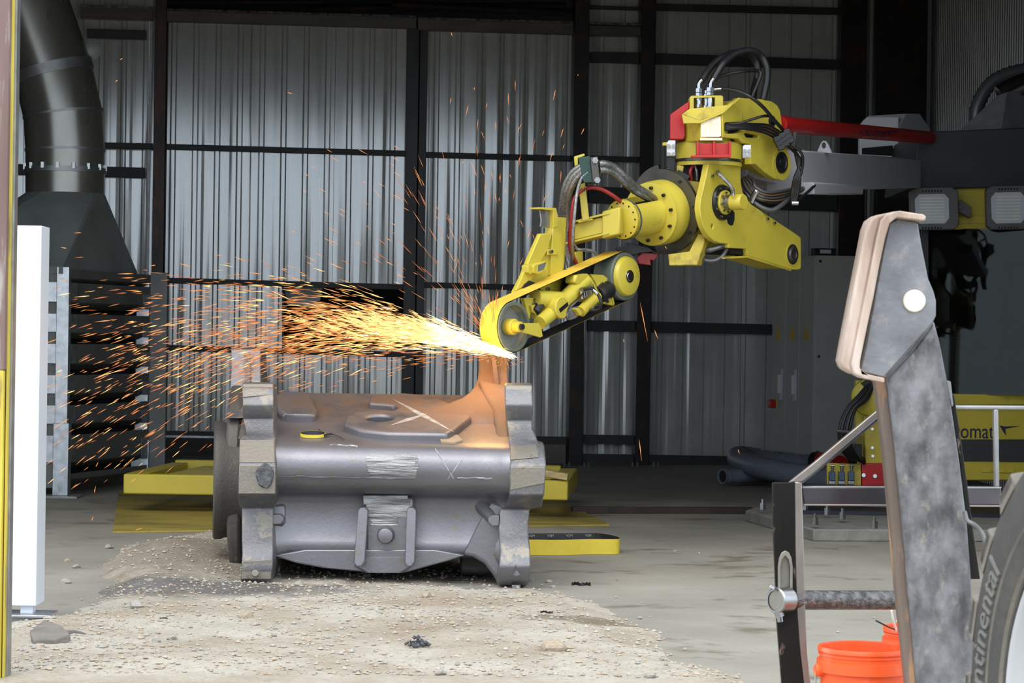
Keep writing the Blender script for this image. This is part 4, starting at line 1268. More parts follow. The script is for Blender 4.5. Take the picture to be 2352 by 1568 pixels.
mb = MB(); mb.box(q + Vector((0, 0, kz1 + .045)), e2.normalized() * .12, ey * .06, Vector((0, 0, .04)))
dc_ = mb.build('signal_unit', 'plinth_black', cb, bevel=0.006)
MB().box(q - ey * .062 + Vector((0, 0, kz1 + .05)), e2.normalized() * .06, ey * .002, Vector((0, 0, .02))).build('signal_lens', 'lamp_glass', dc_)

# ================================================================== DUST HOOD (left)
du = thing('dust_extractor', 'galvanised louvred dust collector with dark hood beneath the round duct', 'dust collector', Vector((-4.0, 20.6, 0)))
LB, LR = onz(137, 1143), W(335, 1085, 21.45)
LR.z = 0
fdir = (LR - LB).normalized(); fdir.z = 0
fn = Vector((fdir.y, -fdir.x, 0))            # faces right and towards the yard
ld = -fn                                       # along the narrow left face, away to the left
ztop = W(135, 612, LB.y).z
up = lambda z: Vector((0, 0, z))
# corner post and far post
pc = LB + fdir * 0.05
MB().abox(LB + Vector((-.06, -.02, 0.02)), LB + Vector((.07, .10, .62))).build('foot_sleeve', 'galvanised', du, bevel=0.004)
MB().abox(LB + Vector((-.05, -.01, 0.02)), LB + Vector((.055, .09, ztop))).build('corner_post', 'galvanised', du, bevel=0.004)
MB().abox(LB + Vector((-.13, -.10, 0)), LB + Vector((.16, .20, .02))).build('foot_plate', 'hood_dark', du, bevel=0.003)
fp = LR
MB().abox(fp + Vector((-.13, -.05, 0.15)), fp + Vector((.03, .05, .42))).build('foot_sleeve', 'galvanised', du, bevel=0.004)
MB().abox(fp + Vector((-.10, -.045, 0.0)), fp + Vector((.015, .045, ztop - .02))).build('rear_post', 'galvanised', du, bevel=0.004)
# back sheet behind the baffles
W_ = (LR - LB).length
MB().prism([LB + fdir * .05 - fn * .12 + up(.12), LR - fn * .12 + up(.12), LR - fn * .12 + up(ztop), LB + fdir * .05 - fn * .12 + up(ztop)], -fn * 0.02).build('back_sheet', 'void_black', du)
# baffles with bent lips, and bright lock tabs on the posts
zs = [W(150, y, LB.y).z for y in (622, 650, 735, 805, 880, 950, 1018, 1105)]
zs = [ztop - .02, ztop - .11, ztop - .37, ztop - .62, ztop - .88, ztop - 1.13, ztop - 1.38, ztop - 1.70]
for k in range(8):
    zt_ = zs[k] - (0.0 if k == 0 else .02)
    zb_ = (zs[k + 1] + .07) if k < 7 else 0.14
    a, b_ = LB + fdir * .10 + fn * .03, LR - fdir * .05 + fn * .03
    if k == 0: zb_ = zt_ - .08
    mb = MB()
    mb.prism([a + up(zt_), b_ + up(zt_), b_ + up(zb_), a + up(zb_)], -fn * 0.012)
    mb.prism([a + up(zb_), b_ + up(zb_), b_ - fn * .10 + up(zb_ - .05), a - fn * .10 + up(zb_ - .05)], (0, 0, .008))
    mb.build('baffle', 'louver_dark', du)
    if 0 < k < 7:
        for q0 in (a - fdir * .06, ):
            MB().prism([q0 + fn * .005 + up(zt_), q0 + fdir * .16 + fn * .005 + up(zt_), q0 + fdir * .16 + fn * .005 + up(zb_ + .01), q0 + fn * .005 + up(zb_ + .01)], -fn * .01).build('lock_tab', 'galvanised', du)
        q0 = b_ - fdir * .12
        MB().prism([q0 + fn * .004 + up(zt_ - .07), q0 + fdir * .2 + fn * .004 + up(zt_ - .07), q0 + fdir * .2 + fn * .004 + up(zb_ - .03), q0 + fn * .004 + up(zb_ - .03)], -fn * .01).build('lock_tab', 'galvanised', du)
# far dark panel right of the rear post
MB().abox(fp + Vector((.02, -.02, 0.0)), fp + Vector((.17, .03, ztop))).build('end_panel', 'louver_dark', du)
# left face: recessed channel strip with rivets
lf = W(108, 880, LB.y).x
MB().abox((W(96, 880, LB.y).x - .25, LB.y - .03, .08), (W(105, 880, LB.y).x, LB.y + .0, W(100, 590, LB.y).z)).build('rivet_strip', 'galvanised_dull', du, bevel=0.003)
mb = MB()
for k in range(13):
    z_ = W(102, 595 + k * 44, LB.y).z
    mb.cyl((W(101.5, 880, LB.y).x, LB.y - .03, z_), (W(101.5, 880, LB.y).x, LB.y - .045, z_), 0.010, n=8)
tag(mb.build('rivets', 'bright_steel', du), kind='stuff')
MB().abox((W(104, 880, LB.y).x - .4, LB.y + .02, .08), (LB.x - .02, LB.y + .05, ztop)).build('front_panel', 'louver_dark', du)
for k in range(1, 7):
    zt_, zb_ = zs[k] - .02, zs[k + 1] + .07
    MB().abox((LB.x - .13, LB.y - .005, zb_ + .01), (LB.x - .05, LB.y + .015, zt_)).build('lock_tab', 'galvanised', du)
# hood: square to round
dc = W(150, 445, 20.75); R_ = 90 / F * 20.75
zc0 = dc.z
ax_ = dc.x
far = fdir * 1.5
B0 = LB + Vector((0, -.02, 0)); B1 = LR + Vector((0, 0.0, 0)); B0.z = B1.z = ztop
B1 = W(315, 622, 21.3); B1.z = ztop
wL = ld * 1.35
ring = []
nR = 32
sq = [B0, B1, B1 + wL, B0 + wL]
mb = MB()
top = [Vector((dc.x + R_ * cos(a), dc.y + R_ * sin(a), zc0)) for a in [2 * pi * k / nR for k in range(nR)]]
# corner order by angle around the collar
import bisect
def ang_of(p): return atan2(p.y - dc.y, p.x - dc.x) % (2 * pi)
cs = sorted(sq, key=ang_of)
b0 = len(mb.v)
mb.v.extend(top); ci = len(mb.v); mb.v.extend(cs)
# each collar segment goes to the nearest corner; triangles fill the sides
mid = [ang_of(c_) for c_ in cs]
own = []
for k in range(nR):
    a = 2 * pi * (k + .5) / nR
    own.append(min(range(4), key=lambda j: min(abs(a - mid[j]), 2 * pi - abs(a - mid[j]))))
for k in range(nR):
    mb.face((b0 + k, b0 + (k + 1) % nR, ci + own[k]))
    k2 = (k + 1) % nR
    if own[k] != own[k2]:
        mb.face((b0 + k2, ci + own[k2], ci + own[k]))
mb.build('hood', 'hood_dark', du, ang=12)
MB().prism([q + up(0.0) for q in sq], (0, 0, -.06)).build('hood_rim', 'hood_dark', du)

# duct: its own thing standing on the hood's collar
dt = thing('duct', 'fat round steel duct bending upward above the dark hood', 'duct', Vector((dc.x, dc.y, zc0)))
dD = 20.75
C_ = lambda x, y: W(x, y, dD)
segs = [((150, 445), (150, 392), 90), ((150, 392), (150, 345), 90), ((150, 345), (146, 262), 90), ((146, 262), (122, 165), 92), ((122, 165), (40, -60), 92)]
dirs = [Vector((0, 0, 1)), Vector((0, 0, 1)), Vector((-.02, 0, 1)), Vector((-.14, 0, 1)), Vector((-.27, 0, 1)), Vector((-.34, 0, 1)), Vector((-.34, 0, 1))]
pts = [(150, 445), (150, 392), (150, 345), (145, 262), (122, 165), (50, -40), (-100, -470)]
loops = []
for (x, y), dv in zip(pts, dirs):
    dv = dv.normalized(); c_ = C_(x, y)
    u_ = Vector((dv.z, 0, -dv.x)); v_ = Vector((0, 1, 0))
    loops.append([c_ + (u_ * cos(2 * pi * k / 48) + v_ * sin(2 * pi * k / 48)) * R_ for k in range(48)])
for i in range(6):
    mb = MB(); mb.loft([loops[i], loops[i + 1]], cap=False)
    mb.build('duct_segment', 'duct_steel', dt, ang=40)
for i, (hw, rr) in ((1, (.022, 1.045)), (2, (.010, 1.02)), (3, (.010, 1.02)), (4, (.045, 1.035)), (5, (.02, 1.02))):
    dv = dirs[i].normalized(); c_ = C_(*pts[i])
    MB().lathe(c_ - dv * hw, dv, [(0, R_ * .98), (0, R_ * rr), (hw * 2, R_ * rr), (hw * 2, R_ * .98)], 48).build('duct_band', 'galvanised_dull', dt)
mb = MB()
for k in range(16):
    a = 2 * pi * k / 16
    c_ = C_(150, 385) + Vector((cos(a), sin(a), 0)) * R_ * 1.03
    mb.box(c_, (.012, 0, 0), (0, .012, 0), (0, 0, .025))
tag(mb.build('band_clips', 'bright_steel', dt), kind='stuff')
MB().lathe(C_(200, 112) + Vector((0, .12, 0)), (0.3, -1, 0), [(0, 0), (0, .10), (.03, .10), (.05, .05), (.05, 0)], 24).build('lever_disc', 'hood_dark', dt)

# white pillar by the gateway
wp = thing('pillar', 'blown-out white steel box pillar on a small foot by the gateway', 'pillar', onz(52, 1432))
PB = onz(52, 1432); dP = PB.y
X = lambda px, y=900: W(px, y, dP).x
zP = lambda y: W(50, y, dP).z
MB().abox((W(8, 1390, dP).x - .03, dP, zP(1391)), (W(82.5, 1390, dP).x, dP + .20, zP(517.5))).build('box_cover', 'pillar_white', wp, bevel=0.003)
MB().abox((W(43, 1410, dP).x, dP + .03, 0.02), (W(72, 1410, dP).x, dP + .10, zP(1388))).build('leg', 'pillar_white', wp, bevel=0.002)
MB().abox((W(8, 1430, dP).x, dP - .06, 0.036), (W(118, 1430, dP).x, dP + .16, 0.048)).build('foot_plate', 'galvanised', wp, bevel=0.002)
MB().abox((W(14, 1430, dP).x, dP - .04, 0.0), (W(108, 1430, dP).x, dP + .15, 0.036)).build('grout_bed', 'hood_dark', wp)
# ================================================================== MANIPULATOR (one machine: base, cab, boom, wrist)
aN = Vector((0.777, -0.63, 0)).normalized()          # the side the wrist plates face
aU = Vector((0.63, 0.777, 0)).normalized()           # along those plates, away to the right
mc = thing('manipulator', 'yellow grinding manipulator with glazed cab, grey boom and hydraulic wrist', 'machine', Vector((onz(1960, 1215).x, 18.6, 0)))
RP = W(1650, 470, 15.2)
def A(pts, off=0.0, f=C3):
    return [onplane(*f(x, y), RP + aN * off, aN) for x, y in pts]
def aplate(name, pts, off, th, matn, f=C3, holes=(), bevel=0.006, parent=None):
    return MB().prism(A(pts, off, f), -aN * th, holes=[A(h, off, f) for h in holes]).build(name, matn, parent or mc, bevel=bevel)
def ell(cx, cy, rx, ry, n=24):
    return [(cx + rx * cos(2 * pi * k / n), cy + ry * sin(2 * pi * k / n)) for k in range(n)]
# link plate
link = [(497, 772), (600, 775), (705, 778), (704, 850), (706, 900), (716, 950), (735, 990), (770, 1030), (850, 1085), (960, 1158), (1055, 1220), (1090, 1247), (1092, 1290), (1092, 1440), (1086, 1450), (1072, 1455), (1028, 1452), (900, 1412), (748, 1364), (742, 1320), (625, 1313), (625, 1288), (600, 1286), (570, 1284), (530, 1268), (495, 1235), (466, 1180), (449, 1120), (441, 1060), (447, 1000), (462, 940), (480, 860)]
lk = aplate('link_plate', link, 0.0, 0.045, 'yellow_paint', holes=[ell(521, 1175, 8, 16, 12)])
aplate('link_box', [(640, 1318), (730, 1120), (840, 1090), (1050, 1232), (1078, 1258), (1078, 1436), (1030, 1448), (750, 1362)], -0.045, 0.26, 'yellow_paint')
aplate('link_plate', [(x + 2, y) for x, y in link], -0.30, 0.03, 'yellow_paint')
MB().prism([A([(582, 1372)], -.02)[0], A([(748, 1364)], -.0)[0], A([(1028, 1452)], -.0)[0], A([(1028, 1452)], -.30)[0], A([(748, 1364)], -.30)[0]], (0, 0, -.012)).build('link_underside', 'yellow_worn', mc)
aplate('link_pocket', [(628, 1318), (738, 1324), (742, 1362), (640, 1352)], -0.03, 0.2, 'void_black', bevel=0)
q = A([(1035, 1355)])[0]
MB().lathe(q, aN, [(-.02, .068), (.004, .068), (.006, .05), (.02, .046), (.02, .03), (.012, .028), (.012, 0)], 32).build('link_pin', 'dark_disc', mc)
MB().lathe(q, aN, [(-.01, .078), (.003, .078), (.003, .06), (-.01, .06)], 32).build('pin_collar', 'yellow_paint', mc)
# hub on the link
q = A([(583, 1022)])[0]
MB().lathe(q, aN, [(-.02, .115), (.005, .115), (.02, .108), (.02, .07), (.01, .07)], 40).build('hub_ring', 'black_steel', mc)
MB().lathe(q, aN, [(0, .078), (.03, .078), (.034, .074), (.034, 0)], 36).build('hub_flange', 'yellow_paint', mc)
MB().lathe(q, aN, [(.03, .047), (.085, .047)], 28).build('hub_neck', 'bright_steel', mc)
MB().lathe(q, aN, [(.08, .05), (.16, .05), (.166, .046), (.166, 0)], 28).build('hub_cap', 'yellow_paint', mc)
mb = MB()
for k in range(8):
    a = 2 * pi * k / 8 + .2
    uu, vv = aU, Vector((0, 0, 1))
    c = q + (uu * cos(a) + vv * sin(a)) * .062
    mb.cyl(c + aN * .03, c + aN * .045, .008, n=6)
    c = q + (uu * cos(a + .3) + vv * sin(a + .3)) * .095
    mb.cyl(c + aN * .015, c + aN * .03, .008, n=6)
for x, y in ((870, 1127), (915, 1153), (514, 850)):
    c = A([(x, y)])[0]
    mb.cyl(c, c + aN * .015, .010, n=6)
tag(mb.build('bolt_heads', 'bright_steel', mc), kind='stuff')
aplate('half_moon_slot', [(612, 1120), (625, 1090), (650, 1070), (664, 1085), (664, 1130), (655, 1165), (640, 1172), (622, 1158)], 0.001, 0.002, 'void_black', bevel=0)
mb = MB(); mb.tube([A([(x, y)], o_)[0] for x, y, o_ in ((556, 822, -.02), (563, 838, .05), (590, 865, .08), (625, 900, .11), (648, 935, .13), (655, 962, .13))], .012, 10, 6, ribs=.006)
mb.build('hub_conduit', 'braided_steel', mc)
MB().cyl(A([(654, 955)], .13)[0], A([(655, 980)], .13)[0], .011, n=10).build('conduit_fitting', 'chrome', mc)
# yoke body between the barrel disc and the link
MB().prism([W(*C1(x, y), 15.45) for x, y in ((1275, 885), (1360, 870), (1440, 905), (1540, 915), (1545, 1230), (1430, 1340), (1300, 1340))], (0.05, .28, 0)).build('yoke_body', 'yellow_paint', mc, bevel=0.012)
MB().prism([W(*C1(x, y), 15.28) for x, y in ((1365, 808), (1410, 815), (1400, 860), (1440, 905), (1532, 915), (1510, 990), (1450, 985), (1365, 880))], (0.0, .05, 0)).build('yoke_cheek', 'yellow_paint', mc, bevel=0.006)
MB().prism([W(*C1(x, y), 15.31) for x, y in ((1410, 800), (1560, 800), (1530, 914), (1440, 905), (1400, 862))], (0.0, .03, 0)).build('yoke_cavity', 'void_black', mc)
MB().prism([W(*C1(x, y), 15.22) for x, y in ((1440, 1345), (1495, 1230), (1540, 1245), (1535, 1290), (1490, 1430), (1315, 1432), (1308, 1362))], (0.04, .12, 0)).build('yoke_foot', 'yellow_worn', mc, bevel=0.006)
# slewing ring
sc_ = W(1628, 360, 15.42)
Rr = 77 / F * 15.3
zz = lambda y: W(1628, y, 15.2).z
MB().lathe(Vector((sc_.x, sc_.y, zz(361))), (0, 0, 1), [(0, 0), (0, Rr * .98), (zz(326) - zz(361), Rr * .98), (zz(322) - zz(361), Rr * .93), (zz(322) - zz(361), 0)], 56).build('slew_housing', 'yellow_paint', mc)
MB().lathe(Vector((sc_.x, sc_.y, zz(367.5))), (0, 0, 1), [(0, 0), (0, Rr * 1.02), (zz(361.5) - zz(367.5), Rr * 1.02), (zz(361.5) - zz(367.5), 0)], 56).build('slew_plate', 'dark_disc', mc)
MB().lathe(Vector((sc_.x, sc_.y, zz(377))), (0, 0, 1), [(0, 0), (0, Rr * .99), (zz(368) - zz(377), Rr * .99), (zz(368) - zz(377), 0)], 56).build('slew_flange', 'yellow_paint', mc)
# head above the ring
def vprism(foot, ztop, zbot, name, matn, bevel=0.008, tops=None):
    """plumb-walled block over a footprint given as (C3 x, depth)"""
    b_ = [Vector((W(*C3(x, 560), d).x, d, zbot)) for x, d in foot]
    t = [Vector((p.x, p.y, (tops[i] if tops else ztop))) for i, p in enumerate(b_)]
    return MB().loft([b_, t]).build(name, matn, mc, bevel=bevel)
z3 = lambda y: W(*C3(500, y), 15.15).z
foot = [(347, 15.30), (447, 15.12), (583, 15.15), (640, 15.32), (700, 15.62), (600, 15.9), (400, 15.75)]
vprism(foot, 0, z3(628), 'head_casting', 'yellow_paint', tops=[z3(500), z3(505), z3(455), z3(420), z3(420), z3(420), z3(470)])
tagm = MB().prism([W(*C3(x, y), 15.118) for x, y in ((447, 515), (460, 504), (574, 466), (577, 592), (566, 600), (447, 600))], (0, .012, 0)).build('white_panel', 'white_plate', mc)
MB().prism([W(*C3(x, y), 15.09) for x, y in ((443, 607), (585, 607), (585, 622), (443, 622))], (0, .03, 0)).build('sill_strip', 'white_plate', mc)
MB().prism([W(*C3(x, y), 15.14) for x, y in ((325, 455), (440, 497), (590, 447), (700, 352), (690, 347), (620, 395), (372, 420))], (0, .06, 0)).build('head_lip', 'yellow_worn', mc, bevel=0.004)
lipf = [W(*C3(x, y), 15.10) for x, y in ((325, 455), (335, 514), (443, 513), (590, 450), (700, 352), (698, 346), (590, 440), (440, 495))]
MB().prism(lipf, (0, .03, 0)).build('head_brow', 'yellow_paint', mc, bevel=0.003)
side = [(585, 452), (700, 350), (850, 360), (905, 372), (938, 395), (957, 430), (965, 480), (972, 540), (985, 600), (1000, 680), (1012, 750), (1013, 800), (1000, 842), (975, 868), (950, 876), (918, 868), (850, 822), (800, 776), (768, 776), (768, 645), (715, 640), (690, 612), (590, 605)]
slotA = [(598, 520), (606, 508), (700, 506), (730, 515), (730, 560), (700, 570), (665, 580), (612, 580), (600, 570)]
slotB = [(727, 582), (740, 575), (820, 590), (818, 608), (740, 604)]
slotC = [(712, 440), (717, 437), (719, 520), (713, 520)]
aplate('head_side_plate', side, 0.06, 0.05, 'yellow_paint', holes=[slotA, slotB, slotC])
aplate('head_core', [(600, 460), (705, 365), (850, 375), (930, 410), (955, 500), (985, 640), (990, 780), (955, 855), (800, 765), (775, 640), (640, 600)], 0.0, 0.26, 'yellow_worn')
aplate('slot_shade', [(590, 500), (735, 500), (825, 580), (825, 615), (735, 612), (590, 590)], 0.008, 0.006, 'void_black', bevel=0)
for (x, y, r) in ((960, 765, .07), (900, 500, .035)):
    q = A([(x, y)], .06)[0]
    MB().lathe(q, aN, [(-.01, r * 1.0), (.012, r), (.014, r * .8), (.006, r * .7), (.006, r * .45), (.02, r * .4), (.02, 0)], 32).build('pivot_pin', 'black_steel', mc)
q = A([(965, 775)], .06)[0]
MB().lathe(q, aN, [(-.005, .105), (.006, .105), (.006, .07), (-.005, .07)], 36).build('pin_collar', 'yellow_paint', mc)
# red guards
MB().prism([W(*C3(x, y), 15.26) for x, y in ((250, 455), (372, 370), (372, 420), (330, 455), (345, 515), (345, 600), (335, 617), (248, 617))], (0.02, .18, 0)).build('red_guard', 'red_paint', mc, bevel=0.005)
rb = MB()
rb.prism([W(*C3(x, y), 15.05) for x, y in ((388, 718), (640, 712), (640, 732), (388, 732))], (0, .08, 0))
rb.build('red_bracket', 'red_paint', mc, bevel=0.003)
for x0_, x1_ in ((420, 434), (526, 540), (628, 643)):
    MB().prism([W(*C3(x, y), 15.05) for x, y in ((x0_, 630), (x1_, 630), (x1_, 716), (x0_, 716))], (0, .08, 0)).build('red_rib', 'red_paint', mc, bevel=0.002)
for x0_, x1_ in ((434, 526), (540, 628)):
    MB().prism([W(*C3(x, y), 15.10) for x, y in ((x0_, 642), (x1_, 642), (x1_, 714), (x0_, 714))], (0, .03, 0)).build('red_web', 'red_paint', mc)
for pts, d in ((((229, 640), (240, 622), (284, 622), (283, 722), (229, 722)), 15.16), (((718, 660), (726, 652), (770, 652), (768, 735), (718, 735)), 15.06)):
    mt = MB().prism([W(*C3(x, y), d) for x, y in pts], (0, .04, 0)).build('terminal_plate', 'light_gray_paint', mc, bevel=0.003)
    mb = MB(); xs = [p_[0] for p_ in pts]; x0_, x1_ = min(xs) + 11, max(xs) - 11; ys = [p_[1] for p_ in pts]
    for x in (x0_, x1_):
        for y in (max(ys) - 13, min(ys) + 38 if d < 15.1 else min(ys) + 36):
            mb.cyl(W(*C3(x, y), d), W(*C3(x, y), d - .015), .012, n=10)
    tag(mb.build('plate_screws', 'chrome', mt), kind='stuff')
MB().prism([W(*C3(x, y), 15.3) for x, y in ((202, 637), (230, 633), (230, 655), (202, 655))], (0, .05, 0)).build('side_stub', 'yellow_paint', mc)
MB().prism([W(*C3(x, y), 15.35) for x, y in ((232, 735), (282, 735), (282, 838), (216, 825), (216, 805), (236, 800))], (0, .06, 0)).build('rear_bracket', 'black_steel', mc, bevel=0.004)
# hose box with chrome couplings on top
hb = [W(*C1(x, y), 15.24) for x, y in ((1443, 388), (1455, 378), (1640, 376), (1652, 384), (1652, 470), (1600, 470), (1600, 388), (1470, 392), (1470, 480), (1443, 480))]
MB().prism(hb, (0, .13, 0)).build('coupling_box', 'yellow_paint', mc, bevel=0.004)
MB().prism([W(*C1(x, y), 15.37) for x, y in ((1470, 385), (1650, 380), (1650, 488), (1470, 490))], (0, .02, 0)).build('coupling_box_back', 'yellow_worn', mc)
def fitting(x, segs):
    mb = MB()
    for y0, y1, r, nn in segs:
        mb.cyl(W(*C1(x, y0), 15.27), W(*C1(x, y1), 15.27), r, n=nn)
    mb.build('hose_coupling', 'chrome', mc)
fitting(1500, [(492, 478, .018, 12), (480, 455, .024, 6), (452, 432, .020, 6), (435, 405, .017, 14), (408, 388, .021, 6), (388, 378, .018, 12), (378, 362, .022, 6), (358, 334, .022, 6)])
fitting(1570, [(490, 470, .018, 12), (472, 448, .022, 6), (448, 425, .018, 14), (425, 392, .020, 14), (375, 358, .024, 6), (354, 328, .025, 6)])
fitting(1543, [(488, 470, .010, 8), (470, 440, .014, 6), (438, 400, .010, 8), (398, 370, .012, 6), (366, 345, .008, 8)])
def hose(name, pts, r, matn, f=C1, parent=None, n=10, sm=7, ribs=0.0):
    return MB().tube([W(*f(p_[0], p_[1]), p_[2]) for p_ in pts], r, n, sm, ribs=ribs).build(name, matn, parent or mc, ang=60)
hose('elbow_fitting', [(1500, 336, 15.27), (1500, 310, 15.27), (1508, 292, 15.27), (1520, 280, 15.27)], .014, 'chrome')
hose('elbow_fitting', [(1572, 330, 15.27), (1574, 305, 15.27), (1582, 285, 15.27), (1594, 270, 15.27)], .014, 'chrome')
hose('hydraulic_hose', [(1518, 285, 15.27), (1545, 240, 15.3), (1590, 185, 15.35), (1650, 140, 15.4), (1730, 110, 15.5), (1800, 115, 15.6), (1850, 160, 15.65), (1868, 220, 15.65), (1860, 280, 15.65), (1845, 330, 15.6), (1838, 390, 15.55)], .023, 'black_rubber')
hose('hydraulic_hose', [(1592, 275, 15.27), (1615, 235, 15.28), (1650, 180, 15.3), (1700, 135, 15.35), (1765, 104, 15.4), (1835, 100, 15.45), (1890, 135, 15.5), (1922, 200, 15.5), (1925, 270, 15.5), (1915, 330, 15.5), (1900, 400, 15.5)], .023, 'black_rubber')
hose('hydraulic_hose', [(1543, 345, 15.28), (1560, 310, 15.3), (1600, 275, 15.3), (1680, 245, 15.35), (1780, 226, 15.4), (1860, 222, 15.5), (1885, 240, 15.5), (1870, 290, 15.5), (1845, 350, 15.5), (1830, 390, 15.5)], .012, 'black_rubber')
hose('hose_ferrule', [(1595, 340, 15.26), (1620, 337, 15.26), (1650, 335, 15.26)], .010, 'chrome', sm=2)
hose('hydraulic_hose', [(1645, 335, 15.26), (1700, 340, 15.22), (1760, 356, 15.18), (1830, 392, 15.15), (1900, 450, 15.2), (1960, 520, 15.3), (2010, 575, 15.4), (2050, 620, 15.5)], .012, 'black_rubber')
# cable bundle out of the slot
cab_r = random.Random(4)
for k in range(9):
    dy = k * 7 - 26
    mt = ('black_rubber', 'tan_cable', 'black_rubber')[k % 3]
    hose('cable', [(1660, 575 + dy * .5, 15.2), (1740, 575 + dy * .45 - 8, 15.22), (1830, 572 + dy * .6, 15.28), (1920, 585 + dy * .9, 15.4), (1985, 620 + dy, 15.5), (2040, 655 + dy, 15.6), (2085, 700 + dy * .7, 15.7), (2110 + k * 3, 780, 15.75), (2128 - k * 4, 880, 15.75), (2120 - k * 5, 960, 15.7), (2100 - k * 3, 1040, 15.65)], .0085 if k % 3 else .011, mt)
hose('cable', [(1665, 552, 15.2), (1740, 552, 15.2), (1830, 525, 15.22), (1900, 505, 15.25), (1945, 505, 15.3)], .009, 'black_rubber')
for k in range(8):
    mt = ('black_rubber', 'tan_cable', 'black_rubber', 'conduit_gray')[k % 4]
    hose('cable', [(1768 + k * 5, 895 - k * 3, 15.62), (1790 + k * 7, 950 - k * 7, 15.6), (1850, 1012 - k * 10, 15.58), (1920, 1035 - k * 8, 15.6), (2000, 1035 - k * 9, 15.7), (2080, 1000 - k * 6, 15.85), (2140, 965 - k * 2, 15.9), (2215, 930 + k * 3, 16.0)], .011, mt)
hose('flex_conduit', [(1775, 905, 15.62), (1810, 1000, 15.6), (1870, 1060, 15.58), (1950, 1088, 15.6), (2010, 1060, 15.65), (2070, 1010, 15.8)], .016, 'conduit_gray', ribs=.008)
hose('cable', [(2085, 690, 15.7), (2140, 740, 15.72), (2142, 830, 15.75), (2115, 930, 15.75), (2100, 1030, 15.7), (2160, 990, 15.8), (2220, 935, 15.9)], .010, 'black_rubber')
kb = MB().prism([W(*C1(x, y), 15.45) for x, y in ((2070, 680), (2090, 600), (2112, 605), (2096, 700))], (.0, .12, 0)).build('cable_clamp_plate', 'black_steel', mc, bevel=0.003)
mb = MB()
for i in range(3):
    for j in range(3):
        c = W(*C1(1985 + i * 30 + j * 12, 650 - i * 22 + j * 24), 15.42)
        mb.box(c, (.02, 0, 0.008), (0, .03, 0), (-.006, 0, .018))
mb.build('cable_clamp', 'black_steel', mc, bevel=0.004)
MB().cyl(W(*C1(2078, 1046), 15.64), W(*C1(2118, 1046), 15.64), .014, n=8).build('band_clamp', 'chrome', mc)
MB().tube([W(*C1(x, y), 15.55) for x, y in ((1822, 1042), (1850, 985), (1862, 970))], .02, 8, 3).build('band_clamp', 'chrome', mc)
# barrel and brake disc
bN = Vector((-0.62, -0.765, -0.16)).normalized()
DC = W(*C1(1285, 1097), 15.3)
k1 = F / 15.3
MB().lathe(DC, bN, [(-.012, 0), (-.012, 265 / 2.7035 / k1), (.012, 265 / 2.7035 / k1), (.012, 0)], 72).build('brake_disc', 'dark_disc', mc)
rB = 195 / 2.7035 / k1
MB().lathe(DC, bN, [(.01, rB * 1.03), (.10, rB * 1.03), (.115, rB), (.15, rB), (.152, rB * .97), (.152, 0)], 64).build('barrel_drum', 'yellow_paint', mc)
rS = 122 / 2.7035 / k1
bax, bu, bw = basis(bN)
tiltA = atan2(Vector((0, 0, 1)).dot(bw), Vector((0, 0, 1)).dot(bu))
op0, op1 = tiltA - radians(48), tiltA + radians(10)
MB().lathe(DC, bN, [(.14, rS * 1.05), (.165, rS * 1.0), (.42, rS * 1.0), (.45, rS * 1.03)], 56, op1, op0 + 2 * pi).build('barrel', 'yellow_paint', mc)
MB().lathe(DC, bN, [(.14, rS * .72), (.44, rS * .72)], 40).build('barrel_core', 'void_black', mc)
for a_ in (op0, op1):
    e_ = (bu * cos(a_) + bw * sin(a_))
    MB().prism([DC + bN * .15 + e_ * rS * 1.01, DC + bN * .44 + e_ * rS * 1.01, DC + bN * .44 + e_ * rS * .7, DC + bN * .15 + e_ * rS * .7], bN.cross(e_) * .006).build('barrel_edge', 'yellow_paint', mc)
MB().lathe(DC, bN, [(.42, rS * 1.03), (.437, rS * 1.03)], 56).build('barrel_seal', 'conduit_gray', mc)
MB().lathe(DC, bN, [(.437, rS * .99), (.46, rS * .97), (.462, rS * .94), (.462, 0)], 56).build('barrel_face', 'yellow_paint', mc)
mb = MB()
for k in range(10):
    a = 2 * pi * k / 10 + .15
    c = DC + bN * .152 + (bu * cos(a) + bw * sin(a)) * rB * .84
    mb.cyl(c, c + bN * .018, .011, n=8)
for k in range(14):
    a = 2 * pi * k / 14
    c = DC + bN * .462 + (bu * cos(a) + bw * sin(a)) * rS * .84
    mb.cyl(c, c + bN * .003, .0055, n=8)
for a, r_ in ((-.6, .88), (.1, .9), (.9, .88), (2.4, .9)):
    c = DC + bN * .012 + (bu * cos(tiltA - 1.57 + a) + bw * sin(tiltA - 1.57 + a)) * (265 / 2.7035 / k1) * r_
    mb.cyl(c, c + bN * .012, .010, n=8)
tag(mb.build('barrel_bolts', 'black_steel', mc), kind='stuff')
# cam plate standing up behind the drum
MB().lathe(DC - bN * .05, bN, [(-.01, 0), (-.01, .30), (.01, .30), (.01, 0)], 48, tiltA + .15, tiltA + 1.35).build('cam_plate', 'dark_disc', mc)
MB().lathe(DC - bN * .02, bN, [(-.06, .20), (-.0, .245)], 40, tiltA - .8, tiltA + .1).build('cam_drum', 'yellow_paint', mc)
